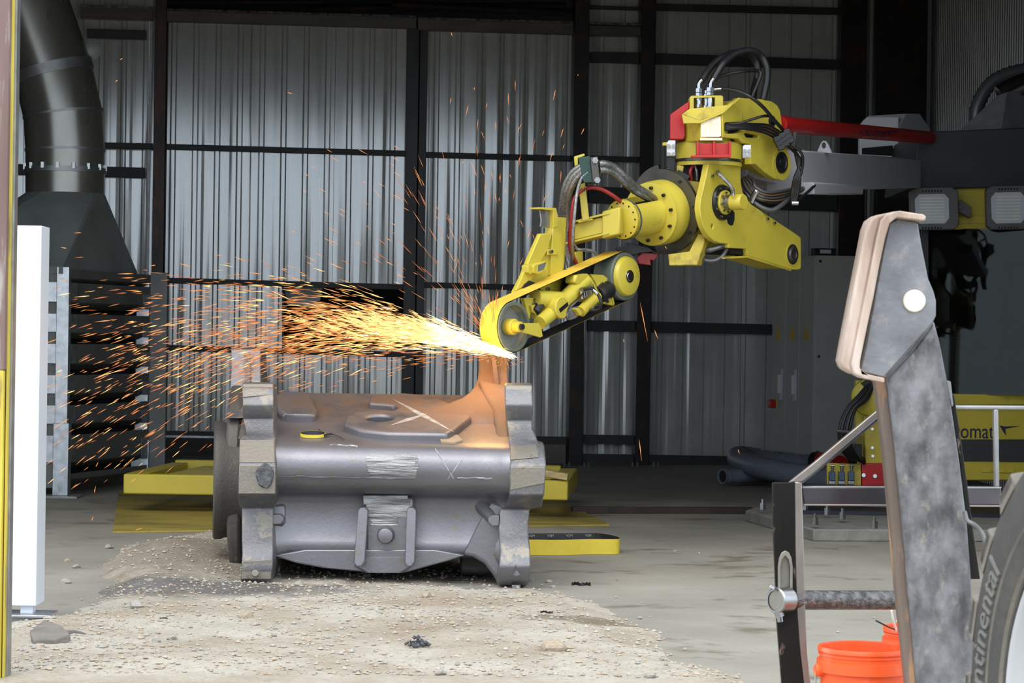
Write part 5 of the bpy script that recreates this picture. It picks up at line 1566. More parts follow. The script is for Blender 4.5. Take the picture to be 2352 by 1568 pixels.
# red guard and valves hanging under the barrel
MB().prism([W(*C1(x, y), 15.42) for x, y in ((1115, 1385), (1150, 1350), (1255, 1358), (1225, 1400), (1200, 1395), (1205, 1430), (1130, 1420))], (0, .06, 0)).build('lower_red_guard', 'red_paint', mc, bevel=0.004)
MB().prism([W(*C1(x, y), 15.36) for x, y in ((985, 1325), (1060, 1290), (1200, 1320), (1230, 1345), (1150, 1352), (1100, 1370), (1000, 1345))], (0, .1, 0)).build('valve_block', 'black_steel', mc, bevel=0.006)
hose('conduit_loop', [(1515, 1330, 15.35), (1560, 1335, 15.3), (1620, 1318, 15.3), (1678, 1302, 15.35)], .020, 'braided_steel', ribs=.01)
hose('conduit_loop', [(1505, 1370, 15.35), (1540, 1398, 15.3), (1600, 1400, 15.3), (1650, 1370, 15.3), (1682, 1315, 15.35)], .012, 'conduit_gray')
hose('inner_hose', [(1455, 905, 15.3), (1448, 850, 15.29), (1465, 810, 15.3)], .012, 'red_hose')
hose('inner_hose', [(1490, 905, 15.3), (1488, 850, 15.29), (1478, 810, 15.3)], .010, 'braided_steel')
MB().box(W(*C1(1398, 875), 15.26), (.04, 0, -.02), (0, .03, 0), (.012, 0, .018)).build('sensor_block', 'black_steel', mc, bevel=0.004)
# arm beam from the barrel's face to the grinder
be0, be1 = DC + bN * .462, W(1318, 535, 15.04)
be0 = be0 + Vector((0, 0, -.01))
bm_d = (be1 - be0).normalized()
MB().beam(be0 - bm_d * .0, be1 + bm_d * .04, .11, .10).build('arm_beam', 'yellow_paint', mc, bevel=0.006)
sd = bm_d.cross(Vector((0, 0, 1))).normalized()
for zo in (.062, -.062):
    MB().beam(be0 + bm_d * .06 + Vector((0, 0, zo)), be1 + bm_d * .03 + Vector((0, 0, zo)), .17, .012).build('beam_flange', 'yellow_paint', mc, bevel=0.002)
MB().box(be0 + bm_d * .05, bm_d * .06, sd * .075, Vector((0, 0, .085))).build('beam_socket', 'yellow_paint', mc, bevel=0.01)

# boom, red tie tube
bm = MB()
def persp_beam(px0, d0, px1, d1, th, name, matn):
    """px0 = (x, ytop, ybottom) at depth d0; same at the far end"""
    a, b_ = W(px0[0], px0[1], d0), W(px0[0], px0[2], d0)
    c, d_ = W(px1[0], px1[1], d1), W(px1[0], px1[2], d1)
    ax = (c - a); n_ = Vector((ax.y, -ax.x, 0)).normalized()
    return MB().loft([[a, b_, b_ - n_ * th, a - n_ * th], [c, d_, d_ - n_ * th, c - n_ * th]]).build(name, matn, mc, bevel=0.01)
persp_beam((1715, 338, 405), 15.72, (1850, 344, 438), 16.2, .22, 'boom_nose', 'boom_gray')
persp_beam((1842, 345, 441), 15.9, (2115, 365, 431), 19.0, .25, 'boom', 'boom_gray')
persp_beam((1870, 418, 446), 15.88, (1983, 425, 447), 17.1, .2, 'boom_tray', 'boom_gray')
MB().prism([W(x, y, 16.4) for x, y in ((1876, 349), (1886, 327), (1891, 323), (1897, 324), (1903, 333), (1911, 352))], (0.01, .03, 0), holes=[[W(1892 + 5 * cos(a), 334 + 7 * sin(a), 16.4) for a in [2 * pi * k / 14 for k in range(14)]]]).build('lifting_eye', 'boom_gray', mc, bevel=0.002)
rt0, rt1 = W(1790, 286, 15.75), W(2135, 316, 19.2)
rt = MB().cyl(rt0, rt1, 19 / F * 15.75, 14.5 / F * 19.2, 24).build('tie_tube', 'red_paint', mc)
MB().cyl(rt0 - (rt1 - rt0).normalized() * .02, rt0 + (rt1 - rt0).normalized() * .12, 21.5 / F * 15.75, n=24).build('tie_sleeve', 'red_paint', mc)
# lettering on the red tube
vs_, fs_ = text_verts('Andromat', 0.105, 0.001)
q0 = W(1951, 308, 17.2)
q1 = W(2035, 315, 18.0)
axx = (rt1 - rt0).normalized()
nrm = Vector((axx.y, -axx.x, 0)).normalized()
upv = nrm.cross(axx) * -1
if upv.z < 0: upv = -upv
wv = max(v.x for v in vs_)
def on_tube(px):
    # point of the tube's axis under pixel column px
    best = min(range(400), key=lambda k: abs((lambda p_: CX + F * p_.x / p_.y)(rt0.lerp(rt1, k / 399)) - px))
    return rt0.lerp(rt1, best / 399)
t0_, t1_ = on_tube(1950), on_tube(2012)
kk = (t1_ - t0_).length / wv
mb = MB()
for_r = 0.052
mb.add([t0_ + axx * v.x * kk + upv * (v.y - .035) * .9 + nrm * (sqrt(max(1e-5, .0525 ** 2 - ((v.y - .035) * .9) ** 2)) + .002 + v.z * .5) for v in vs_], fs_)
tt = on_tube(2014)
sw = [(0, .05), (.12, .055), (.26, .062), (.12, .045), (.05, .04), (.06, .015), (.02, .035)]
mb.prism([tt + axx * x * 1.5 + upv * (y - .035) + nrm * .053 for x, y in sw], nrm * .002)
mb.build('tube_lettering', 'navy_ink', rt)
# cab -------------------------------------------------------------
dC = 19.3
def cab_plate(name, pts, d, th, matn, bevel=0.004, parent=None):
    return MB().prism([W(x, y, d) for x, y in pts], (0, th, 0)).build(name, matn, parent or mc, bevel=bevel)
cab_plate('cab_roof', ((2113, 303), (2400, 291), (2400, 430), (2088, 434)), dC - .05, 1.3, 'anthracite', .01)
cab_plate('cab_header', ((2165, 428), (2400, 424), (2400, 527), (2150, 527)), dC, .2, 'yellow_paint')
MB().prism([W(x, y, dC - .015) for x, y in ((2180, 497), (2400, 495), (2400, 513), (2180, 513))], (0, .03, 0)).build('header_strip', 'yellow_paint', mc, bevel=.003)
cab_plate('cab_rear', ((2130, 527), (2420, 527), (2420, 905), (2130, 905)), dC + 1.3, .05, 'void_black')
cab_plate('cab_post', ((2118, 527), (2133, 527), (2133, 905), (2118, 905)), dC, .08, 'anthracite')
GN = Vector((-.34, -.94, .045)).normalized()
gl_ = MB().prism([onplane(x, y, W(2132, 700, dC + .06), GN) for x, y in ((2130, 525), (2400, 525), (2400, 907), (2130, 907))], -GN * .012).build('windscreen', 'tinted_glass', mc)
# seat and console inside
cab_plate('seat_back', ((2225, 640), (2300, 630), (2310, 800), (2232, 805)), dC + .7, .12, 'anthracite', .03)
cab_plate('seat_cushion', ((2200, 800), (2310, 795), (2315, 840), (2205, 845)), dC + .35, .45, 'anthracite', .03)
cab_plate('console', ((2180, 780), (2215, 770), (2222, 880), (2182, 880)), dC + .3, .3, 'conduit_gray', .01)
hose('joystick', [(2196, 772, dC + .4), (2194, 750, dC + .4), (2200, 735, dC + .4)], .02, 'black_rubber', f=lambda x, y: (x, y))
# floodlights
for x0_, x1_, y0_, y1_ in ((2091, 2203, 432, 527), (2266, 2378, 428, 526)):
    fl = cab_plate('floodlight', ((x0_, y0_ + 8), (x0_ + 8, y0_), (x1_ - 14, y0_ - 2), (x1_ - 2, y0_ + 8), (x1_, y1_ - 12), (x1_ - 10, y1_), (x0_ + 12, y1_ + 1), (x0_ + 2, y1_ - 8)), dC - .22, .10, 'lamp_case', .008)
    lx0, lx1, ly0, ly1 = x0_ + 10, x1_ - 24, y0_ + 14, y1_ - 14
    MB().prism([W(x, y, dC - .226) for x, y in ((lx0, ly0 + 12), (lx0 + 10, ly0), (lx1 - 10, ly0 - 1), (lx1, ly0 + 10), (lx1 + 1, ly1 - 12), (lx1 - 9, ly1), (lx0 + 12, ly1 + 1), (lx0 + 2, ly1 - 10))], (0, .02, 0)).build('lens', 'lamp_glass', fl)
    mb = MB()
    for r in range(8):
        y = ly0 + 8 + r * (ly1 - ly0 - 14) / 7.5
        mb.prism([W(lx0 + 12, y, dC - .2285), W(lx1 - 10, y - .6, dC - .2285), W(lx1 - 10, y + 2.4, dC - .2285), W(lx0 + 12, y + 3, dC - .2285)], (0, .003, 0))
    mb.build('led_rows', 'led_strip', fl)
    mb = MB()
    for k in range(7):
        for yy in (y0_ + 4, y1_ - 6):
            x = x0_ + 28 + k * 7
            mb.prism([W(x, yy, dC - .2215), W(x + 3, yy, dC - .2215), W(x + 1, yy + 5, dC - .2215), W(x - 2, yy + 5, dC - .2215)], (0, .003, 0))
    mb.build('vent_slots', 'void_black', fl)
    MB().prism([W(x, y, dC - .14) for x, y in ((x1_ - 6, y0_ + 30), (x1_ + 6, y0_ + 28), (x1_ + 28, y0_ + 44), (x1_ + 26, y0_ + 68), (x1_ + 2, y0_ + 56), (x1_ - 6, y0_ + 56))], (0, .1, 0)).build('lamp_bracket', 'lamp_case', fl, bevel=0.004)
    MB().cyl(W(x1_ + 2, y0_ + 44, dC - .15), W(x1_ + 2, y0_ + 44, dC - .17), .016, n=6).build('bracket_bolt', 'black_steel', fl)
# hull
hull_pts = ((2120, 905), (2420, 905), (2420, 1102), (2120, 1102))
cab_plate('hull_sill', ((2110, 903), (2420, 908), (2420, 930), (2110, 930)), dC - .14, .4, 'yellow_paint', .008)
hl = cab_plate('hull', ((2080, 928), (2420, 928), (2420, 1103), (2080, 1103)), dC - .06, 1.2, 'yellow_paint', .01)
cab_plate('hull_band', ((2080, 1009), (2420, 1009), (2420, 1061), (2080, 1057)), dC - .075, .03, 'anthracite', .003)
cab_plate('hull_hatch', ((2255, 1073), (2330, 1076), (2330, 1086), (2255, 1084)), dC - .07, .02, 'yellow_worn', .002)
cab_plate('hull_column', ((1983, 900), (2100, 880), (2100, 1130), (1990, 1112)), dC - .35, .5, 'yellow_paint', .01)
cab_plate('hull_cheek', ((1966, 873), (2002, 873), (2002, 960), (1984, 1000), (1966, 1000)), dC - .2, .1, 'yellow_paint')
MB().lathe(W(1998, 912, dC - .45), (-.35, -1, 0), [(-.2, 0), (-.2, .15), (.0, .15), (.03, .14), (.05, .10), (.05, 0)], 32).build('swing_drum', 'yellow_paint', mc)
rb_ = cab_plate('red_block', ((1980, 1064), (2060, 1064), (2060, 1115), (1980, 1115)), dC - .42, .1, 'red_paint', .006)
mb = MB()
for x, y in ((1984, 1091), (2010, 1093)):
    mb.cyl(W(x, y, dC - .42), W(x, y, dC - .44), .016, n=8)
for x, y in ((2004, 1028), (2005, 1047), (2004, 985)):
    mb.cyl(W(x, y, dC - .35), W(x, y, dC - .36), .012, n=8)
tag(mb.build('block_bolts', 'chrome', mc), kind='stuff')
cab_plate('switch_rail', ((1900, 1063), (1978, 1066), (1978, 1115), (1900, 1112)), dC - .4, .06, 'yellow_paint', .004)
for k in range(3):
    x = 1905 + k * 22
    sw_ = cab_plate('limit_switch', ((x, 1083), (x + 14, 1083), (x + 14, 1104), (x, 1104)), dC - .46, .06, 'switch_blue', .006)
    cab_plate('switch_base', ((x - 1, 1104), (x + 14, 1104), (x + 14, 1112), (x - 1, 1112)), dC - .45, .05, 'bright_steel', .003, sw_)
    MB().cyl(W(x + 7, 1083, dC - .44), W(x + 7, 1070, dC - .44), .012, n=10).build('switch_plunger', 'chrome', sw_)
    MB().cyl(W(x + 2, 1069, dC - .44), W(x + 12, 1069, dC - .44), .010, n=10).build('switch_roller', 'chrome', sw_)
pp = lambda x, y: (x, y)
for k in range(5):
    hose('hull_cable', [(1996 + k * 3, 880, dC - .5), (1975 + k * 4, 905 + k * 3, dC - .55), (1945 + k * 5, 940, dC - .58), (1928 + k * 6, 985, dC - .6), (1932 + k * 6, 1025, dC - .58), (1950 + k * 5, 1050, dC - .52), (1985, 1052 + k * 3, dC - .45)], .019 if k % 2 else .013, 'black_rubber', f=pp)
MB().tube([W(1922, 990, dC - .62), W(1950, 992, dC - .62)], .018, 8, 0).build('hose_band', 'chrome', mc)
cab_plate('cable_gland', ((1978, 880), (1998, 868), (2006, 880), (1990, 892)), dC - .52, .05, 'black_steel', .004)
cab_plate('cable_pad', ((1965, 1020), (1980, 1020), (1980, 1050), (1965, 1050)), dC - .4, .1, 'black_steel')
# hull lettering with its winged sign
vs_, fs_ = text_verts('Andromat', 0.22, 0.001)
wv = max(v.x for v in vs_)
om0 = min(v.x for v in text_verts('omat', 0.22, 0.001)[0])
w_om = max(v.x for v in text_verts('omat', 0.22, 0.001)[0])
kx = (W(2283, 1000, dC).x - W(2205, 1000, dC).x) / w_om
xe = W(2284, 1000, dC - .075).x
zb = W(2245, 1006, dC - .075).z
mb = MB()
mb.add([Vector((xe - (wv - v.x) * kx, dC - .066 - v.z, zb + v.y * .78)) for v in vs_], fs_)
mb.prism([W(x, y, dC - .068) for x, y in ((2296, 977), (2308, 979), (2341, 978), (2320, 982), (2309, 984), (2311, 1001), (2304, 990))], (0, .004, 0))
mb.build('hull_lettering', 'navy_ink', hl)
# foundation: concrete pad, dark base drum, anchor bolts
pb = [onz(1712, 1197), onz(1868, 1243), onz(2420, 1245), onz(2420, 1170), onz(1790, 1170)]
MB().prism([p_ + Vector((0, 0, 0)) for p_ in pb], (0, 0, .085)).build('grout_pad', 'base_concrete', mc, bevel=.01)
bp_ = onz(1990, 1200)
MB().prism([Vector((W(1830, 1190, 18.3).x, 18.05, .085)), Vector((4.6, 17.95, .085)), Vector((4.6, 20.5, .085)), Vector((W(1830, 1190, 18.3).x + .2, 20.5, .085))], (0, 0, .03)).build('base_plate', 'navy_base', mc)
MB().lathe(Vector((W(2075, 1160, 18.9).x, 18.95, .115)), (0, 0, 1), [(0, 0), (0, .56), (.03, .56), (.04, .50), (.13, .50), (.13, 0)], 48).build('base_drum', 'navy_base', mc)
mb = MB()
for x, y in ((1752, 1170), (1850, 1172), (1872, 1205), (1900, 1182), (1935, 1192), (2008, 1213)):
    p_ = onz(x, y, .11); mb.cyl(p_, p_ + Vector((0, 0, .05)), .025, n=6); mb.cyl(p_ + Vector((0, 0, .05)), p_ + Vector((0, 0, .08)), .012, n=6)
tag(mb.build('anchor_bolts', 'bright_steel', mc), kind='stuff')
MB().prism([W(x, y, dC - .3) for x, y in ((2200, 1167), (2258, 1168), (2263, 1174), (2263, 1184), (2256, 1190), (2200, 1190))], (0, .1, 0)).build('conduit_box', 'lamp_glass', mc, bevel=.01)
# white counterweight housing behind the boom
cw = MB()
zq = lambda y: W(2050, y, 20.6).z
f0 = [W(x, y, 20.6) for x, y in ((1974, 283), (2062, 296), (2062, 372), (1974, 372))]
cab_plate('rear_housing', ((1974, 287), (1992, 268), (2064, 268), (2064, 375), (1974, 362)), 20.6, .1, 'light_gray_paint', .006)
MB().loft([[W(2062, 296, 20.6), W(2082, 261, 20.7), W(2112, 261, 20.9), W(2137, 296, 21.0), W(2137, 380, 21.0), W(2062, 380, 20.6)], [W(1974, 287, 20.9), W(1995, 266, 21.0), W(2040, 266, 21.1), W(2050, 290, 21.3), W(2050, 370, 21.3), W(1974, 366, 20.9)]]).build('rear_housing', 'light_gray_paint', mc, bevel=.006)
cab_plate('housing_window', ((1980, 340), (2050, 334), (2054, 352), (2054, 358), (1980, 354)), 20.58, .02, 'void_black')
# silver hopper and ribbed suction hose on top of the cab
hp = W(2270, 240, 20.2)
MB().loft([[W(x, y, d_) for x, y, d_ in ((2208, 297, 19.9), (2300, 297, 19.6), (2420, 290, 20.1), (2320, 292, 20.6))], [W(x, y, d_) for x, y, d_ in ((2290, 220, 20.0), (2312, 212, 19.9), (2360, 205, 20.1), (2330, 212, 20.3))]]).build('hopper', 'hopper_silver', mc, bevel=.004)
MB().tube([W(x, y, 20.1) for x, y in ((2300, 225), (2325, 210), (2360, 196), (2410, 190))], .11, 24, 6).build('hopper_elbow', 'chrome', mc)
MB().tube([W(x, y, 20.5) for x, y in ((2240, 280), (2246, 240), (2272, 195), (2310, 172), (2360, 160), (2420, 157))], .06, 18, 7, ribs=.02).build('suction_hose', 'conduit_gray', mc, ang=60)

# ================================================================== BELT GRINDER (held by the arm)
gr = thing('belt_grinder', 'yellow belt grinder with two wheels throwing sparks off the casting', 'grinder', W(1300, 700, 14.6))
TPt = W(1180.5, 750, 14.2)
def T(pts, off=0.0, f=C2):
    return [onplane(*f(x, y), TPt + aN * off, aN) for x, y in pts]
def tplate(name, pts, off, th, matn, bevel=0.004, f=C2, parent=None, holes=()):
    return MB().prism(T(pts, off, f), -aN * th, holes=[T(h, off, f) for h in holes]).build(name, matn, parent or gr, bevel=bevel)
Cc = T([(315, 1318)])[0]; Cd = T([(1115, 955)])[0]
rc_ = 58 / F * Cc.y; rd_ = 55.5 / F * Cd.y
wB = 0.135
# belt as a stadium loop
dv = (Cd - Cc); Ld = dv.length; e_ = dv / Ld; nU = (Vector((0, 0, 1)) - e_ * e_.z).normalized()
loop = []
for k in range(29):
    a = pi / 2 + pi * k / 28
    loop.append(Cc + (e_ * cos(a) + nU * sin(a)) * rc_)
for k in range(29):
    a = -pi / 2 + pi * k / 28
    loop.append(Cd + (e_ * cos(a) + nU * sin(a)) * rd_)
n = len(loop)
cm = (Cc + Cd) / 2
for nm, mt, s_ in (('abrasive_belt', 'belt_yellow', 1), ('belt_backing', 'belt_black', 0)):
    vs = []
    for i, q in enumerate(loop):
        t = (loop[(i + 1) % n] - loop[i - 1]).normalized()
        nn = t.cross(aN)
        if nn.dot(q - (Cc if i < 29 else Cd)) < 0: nn = -nn
        o_ = nn * (.006 if s_ else .002)
        vs += [q + o_ - aN * .004, q + o_ - aN * wB]
    MB().add(vs, [(2 * i, 2 * ((i + 1) % n), 2 * ((i + 1) % n) + 1, 2 * i + 1) for i in range(n)]).build(nm, mt, gr, ang=60)
# contact wheel
cwh = MB().lathe(Cc, aN, [(-wB, rc_ * .8), (-wB, rc_), (0, rc_), (0.004, rc_ * .97), (.004, rc_ * .86), (-.02, rc_ * .83)], 56).build('contact_wheel', 'green_rubber', gr)
MB().lathe(Cc, aN, [(-.002, rc_ * .86), (-.05, rc_ * .80), (-.055, rc_ * .3), (-.055, 0)], 56).build('wheel_web', 'wheel_gray', cwh)
MB().lathe(Cc, aN, [(-.05, .05), (.005, .048), (.01, .044), (.01, .034), (.05, .032), (.052, .028), (.052, 0)], 36).build('wheel_hub', 'yellow_paint', cwh)
MB().lathe(Cc, aN, [(.05, .018), (.07, .017), (.07, 0)], 12).build('axle_nut', 'black_steel', cwh)
# drive wheel
dwh = MB().lathe(Cd, aN, [(-wB, rd_ * .7), (-wB, rd_), (0, rd_), (.006, rd_ * .97), (.006, rd_ * .85), (-.01, rd_ * .82)], 56).build('drive_wheel', 'green_rubber', gr)
MB().lathe(Cd, aN, [(-.02, rd_ * .86), (.015, rd_ * .83), (.03, rd_ * .78), (.036, rd_ * .70), (.036, 0)], 56).build('wheel_cover', 'yellow_paint', dwh)
MB().lathe(Cd, aN, [(.03, .042), (.04, .040), (.04, .030), (.044, .028), (.044, 0)], 28).build('cover_cap', 'chrome', dwh)
MB().lathe(Cd, aN, [(-wB - .25, 0), (-wB - .25, .11), (-wB, .11), (-wB + .02, rd_ * .8)], 40).build('drive_motor', 'black_steel', gr)
# frame
tplate('frame_plate', [(508, 648), (592, 640), (598, 560), (695, 560), (690, 700), (668, 1070), (560, 1098), (440, 1090), (318, 1072), (375, 960), (430, 820)], -.155, .03, 'yellow_paint')
tplate('frame_web', [(505, 655), (592, 642), (560, 760), (480, 900), (430, 1010), (330, 1060)], -.13, .02, 'yellow_paint')
tplate('frame_channel', [(600, 527), (695, 532), (686, 640), (670, 890), (664, 950), (580, 950), (590, 720)], -.135, .06, 'yellow_paint')
tplate('channel_tab', [(560, 762), (632, 756), (630, 800), (560, 802)], -.125, .03, 'yellow_paint', .003)
cp = tplate('cap_plate', [(500, 458), (620, 462), (632, 520), (632, 600), (600, 606), (600, 480), (500, 470)], -.13, .08, 'yellow_paint')
tplate('wear_plate', [(502, 472), (612, 482), (604, 606), (505, 598), (512, 560)], -.16, .01, 'galvanised_dull')
tplate('wedge_block', [(415, 878), (432, 866), (480, 866), (470, 932), (432, 940), (418, 925)], -.10, .05, 'yellow_paint')
tplate('wedge_block', [(457, 880), (470, 868), (556, 845), (560, 905), (495, 940), (460, 930)], -.08, .05, 'yellow_paint')
tplate('wedge_face', [(490, 875), (550, 850), (530, 905), (490, 920)], -.079, .003, 'galvanised_dull', 0)
tplate('guide_disc', [(372, 1060), (395, 1015), (430, 985), (465, 1000), (500, 1040), (548, 1085), (530, 1092), (470, 1050), (430, 1060), (400, 1110), (378, 1150)], -.12, .02, 'void_black', .002)
tplate('side_plate', [(385, 1110), (478, 1108), (502, 1130), (500, 1180), (440, 1200), (430, 1270), (418, 1250), (400, 1165)], -.07, .03, 'yellow_paint')
tplate('fork_plate', [(440, 1165), (500, 1150), (540, 1200), (505, 1215), (560, 1230), (500, 1270), (480, 1260), (470, 1225), (450, 1215)], -.05, .04, 'yellow_paint')
q = T([(492, 1190)], -.05)[0]
MB().cyl(q - aU * .03 - Vector((0, 0, .02)), q + aU * .02 + Vector((0, 0, .04)), .03, n=18).build('tension_roller', 'black_rubber', gr)
MB().cyl(q + aU * .012 + Vector((0, 0, .03)), q + aU * .024 + Vector((0, 0, .046)), .031, n=18).build('roller_cap', 'light_gray_paint', gr)
tplate('nose_guard', [(335, 1292), (495, 1290), (512, 1325), (525, 1385), (505, 1396), (420, 1370), (335, 1348)], .045, .012, 'yellow_paint', .003)
MB().cyl(T([(500, 1290)], .0)[0], T([(620, 1190)], -.02)[0], .042, .046, 20).build('lower_arm', 'yellow_paint', gr)
pz = T([(660, 1180)], .04)[0]
MB().lathe(pz, aN, [(-.14, 0), (-.14, .068), (0, .068), (.006, .062), (.006, 0)], 36).build('pivot_drum', 'yellow_paint', gr)
tplate('name_plate', [(640, 1190), (702, 1140), (708, 1165), (650, 1216)], .048, .002, 'black_steel', 0)
MB().cyl(T([(470, 1110)], -.06)[0], T([(650, 1130)], -.03)[0], .05, .055, 20).build('upper_arm_tube', 'yellow_paint', gr)
MB().cyl(T([(655, 1150)], -.03)[0], T([(825, 985)], -.03)[0], .052, n=24).build('cylinder_tube', 'yellow_paint', gr)
tplate('cylinder_head', [(760, 945), (850, 935), (880, 965), (945, 1090), (948, 1110), (925, 1130), (840, 1140), (770, 1045), (775, 1010), (750, 1000)], .01, .08, 'yellow_paint', .012)
MB().cyl(T([(915, 1095)], .045)[0], T([(795, 1210)], .045)[0], .034, n=20).build('air_cylinder', 'yellow_paint', gr)
tplate('cylinder_end', [(762, 1190), (782, 1182), (818, 1212), (808, 1236), (792, 1238)], .06, .05, 'yellow_worn')
tplate('tension_link', [(698, 1245), (704, 1205), (740, 1180), (800, 1165), (812, 1180), (770, 1205), (785, 1245), (740, 1268), (712, 1268)], .03, .02, 'galvanised_dull')
mb = MB()
for i in range(6):
    c = T([(800 + i * 15, 1090 - i * 9)], .05)[0]
    mb.cyl(c + Vector((0, 0, .026)), c - Vector((0, 0, .022)) + aU * .012, .011, n=10)
mb.build('gear_coupling', 'bright_steel', gr)
MB().cyl(T([(800, 1055)], .05)[0], T([(880, 1040)], .05)[0], .018, n=12).build('valve_body', 'bright_steel', gr)
hose('air_hose', [(880, 1045, 14.62), (905, 1065, 14.6), (930, 1105, 14.6), (945, 1150, 14.6), (930, 1190, 14.62), (890, 1200, 14.64), (850, 1195, 14.66)], .010, 'black_rubber', f=C2, parent=gr)
hose('hose_sleeve', [(890, 1055, 14.61), (905, 1068, 14.6), (915, 1085, 14.6)], .012, 'chrome', f=C2, parent=gr, sm=3)
for k in range(3):
    hose('air_line', [(815, 1075, 14.58), (770, 1120 + k * 6, 14.5), (720, 1165 + k * 8, 14.46), (698, 1220, 14.43), (710, 1265, 14.43), (760, 1255 - k * 6, 14.47)], .005, ('black_rubber', 'tan_cable', 'conduit_gray')[k], f=C2, parent=gr)
MB().lathe(T([(965, 1065)], -.03)[0], (aU * .85 - Vector((0, 0, -.3))).normalized(), [(-.07, 0), (-.07, .048), (-.035, .058), (0, .050), (.035, .058), (.06, .048), (.06, 0)], 24).build('air_bellows', 'black_rubber', gr)
tplate('motor_plate', [(868, 940), (960, 945), (988, 965), (1040, 1155), (1032, 1168), (880, 1132), (920, 1110), (925, 1050), (900, 990)], -.03, .025, 'yellow_paint')
tplate('motor_plate_edge', [(985, 966), (998, 970), (1042, 1150), (1034, 1168)], -.025, .05, 'yellow_worn', .002)
tplate('rear_column', [(758, 780), (812, 770), (815, 850), (795, 900), (770, 900)], -.20, .05, 'yellow_paint')
mb = MB()
for x, y, o_ in ((578, 776, -.12), (555, 1045, -.15), (460, 1127, -.07), (450, 1160, -.07), (942, 1010, -.03), (980, 1135, -.03), (600, 490, -.15), (518, 488, -.15)):
    c = T([(x, y)], o_)[0]
    mb.cyl(c, c + aN * .014, .0125, n=6)
tag(mb.build('frame_bolts', 'bright_steel', gr), kind='stuff')
tplate('inner_web', [(560, 1098), (668, 1070), (690, 905), (760, 890), (770, 960), (650, 1110)], -.12, .02, 'void_black', 0)
# hose stand with its green clamp (bolted to the beam)
hsn = thing('hose_stand', 'yellow post with green clamp block carrying the braided hoses', 'stand', W(1340, 505, 14.85))
f2 = lambda pts, d: [W(*C2(x, y), d) for x, y in pts]
MB().prism(f2(((780, 295), (828, 280), (858, 545), (808, 558)), 14.90), (0, .05, 0)).build('post', 'yellow_paint', hsn, bevel=.004)
MB().prism(f2(((770, 555), (880, 538), (888, 548), (780, 570)), 14.91), (0, .09, 0)).build('post_foot', 'yellow_paint', hsn, bevel=.003)
MB().prism(f2(((748, 92), (822, 70), (826, 85), (775, 105), (780, 195), (756, 200)), 14.86), (0, .05, 0)).build('back_plate', 'yellow_paint', hsn, bevel=.003)
MB().prism(f2(((775, 98), (862, 88), (885, 278), (815, 282)), 14.75), (0.03, .1, 0)).build('clamp_block', 'green_block', hsn, bevel=.004)
MB().prism(f2(((866, 100), (918, 90), (934, 270), (882, 280)), 14.72), (0, .12, 0)).build('clamp_plate', 'dark_disc', hsn, bevel=.004)
mb = MB()
for x, y in ((900, 120), (916, 262)):
    mb.cyl(W(*C2(x, y), 14.72), W(*C2(x, y), 14.69), .020, n=6); mb.cyl(W(*C2(x, y), 14.70), W(*C2(x, y), 14.67), .010, n=8)
tag(mb.build('clamp_nuts', 'bright_steel', hsn), kind='stuff')
for k, (dx_, r, mt) in enumerate(((0, .020, 'braided_steel'), (26, .020, 'braided_steel'), (-26, .016, 'braided_steel'))):
    hose('braided_hose', [(845 + dx_ * .2, 165 + dx_ * .4, 14.78), (800 + dx_ * .3, 185 + dx_ * .9, 14.78), (740 + dx_ * .6, 240 + dx_, 14.8), (695 + dx_ * .8, 330 + dx_ * .6, 14.84), (672 + dx_ * .7, 440, 14.9), (668 + dx_ * .8, 540, 14.95), (692 + dx_ * .5, 680, 14.98), (706 + dx_ * .4, 790, 15.0), (722 + dx_ * .3, 880, 15.0), (732 + dx_ * .3, 960, 15.0)], r, mt, f=C2, parent=hsn, n=12, ribs=.008)
hose('braided_hose', [(850, 205, 14.76), (805, 245, 14.76), (772, 340, 14.76), (755, 470, 14.74), (742, 620, 14.74), (738, 760, 14.78), (730, 880, 14.95)], .011, 'braided_steel', f=C2, parent=hsn, ribs=.006)
hose('red_hose', [(815, 330, 14.8), (775, 360, 14.8), (745, 420, 14.8), (730, 530, 14.82), (718, 650, 14.86), (722, 760, 14.9), (765, 865, 14.95)], .013, 'red_hose', f=C2, parent=hsn)
hose('red_hose', [(835, 322, 14.82), (880, 315, 14.85), (950, 330, 14.88), (1030, 375, 14.9), (1100, 430, 14.95), (1165, 478, 15.02)], .013, 'red_hose', f=C2, parent=hsn)
hose('braided_hose', [(925, 148, 14.78), (970, 145, 14.8), (1035, 170, 14.85), (1110, 235, 14.9), (1180, 300, 14.98), (1260, 350, 15.05), (1335, 405, 15.15)], .023, 'braided_steel', f=C2, parent=hsn, n=14, ribs=.008)
hose('braided_hose', [(930, 190, 14.78), (975, 190, 14.8), (1040, 215, 14.85), (1105, 275, 14.9), (1175, 335, 14.98), (1240, 372, 15.03), (1315, 412, 15.15)], .021, 'braided_steel', f=C2, parent=hsn, n=14, ribs=.008)
hose('thin_hose', [(745, 725, 14.9), (775, 760, 14.72), (830, 765, 14.75), (885, 775, 14.78), (912, 800, 14.8)], .010, 'conduit_gray', f=C2, parent=hsn)
MB().tube(f2(((820, 318), (832, 322)), 14.77), .018, 8, 0).build('hose_tie', 'black_rubber', hsn)

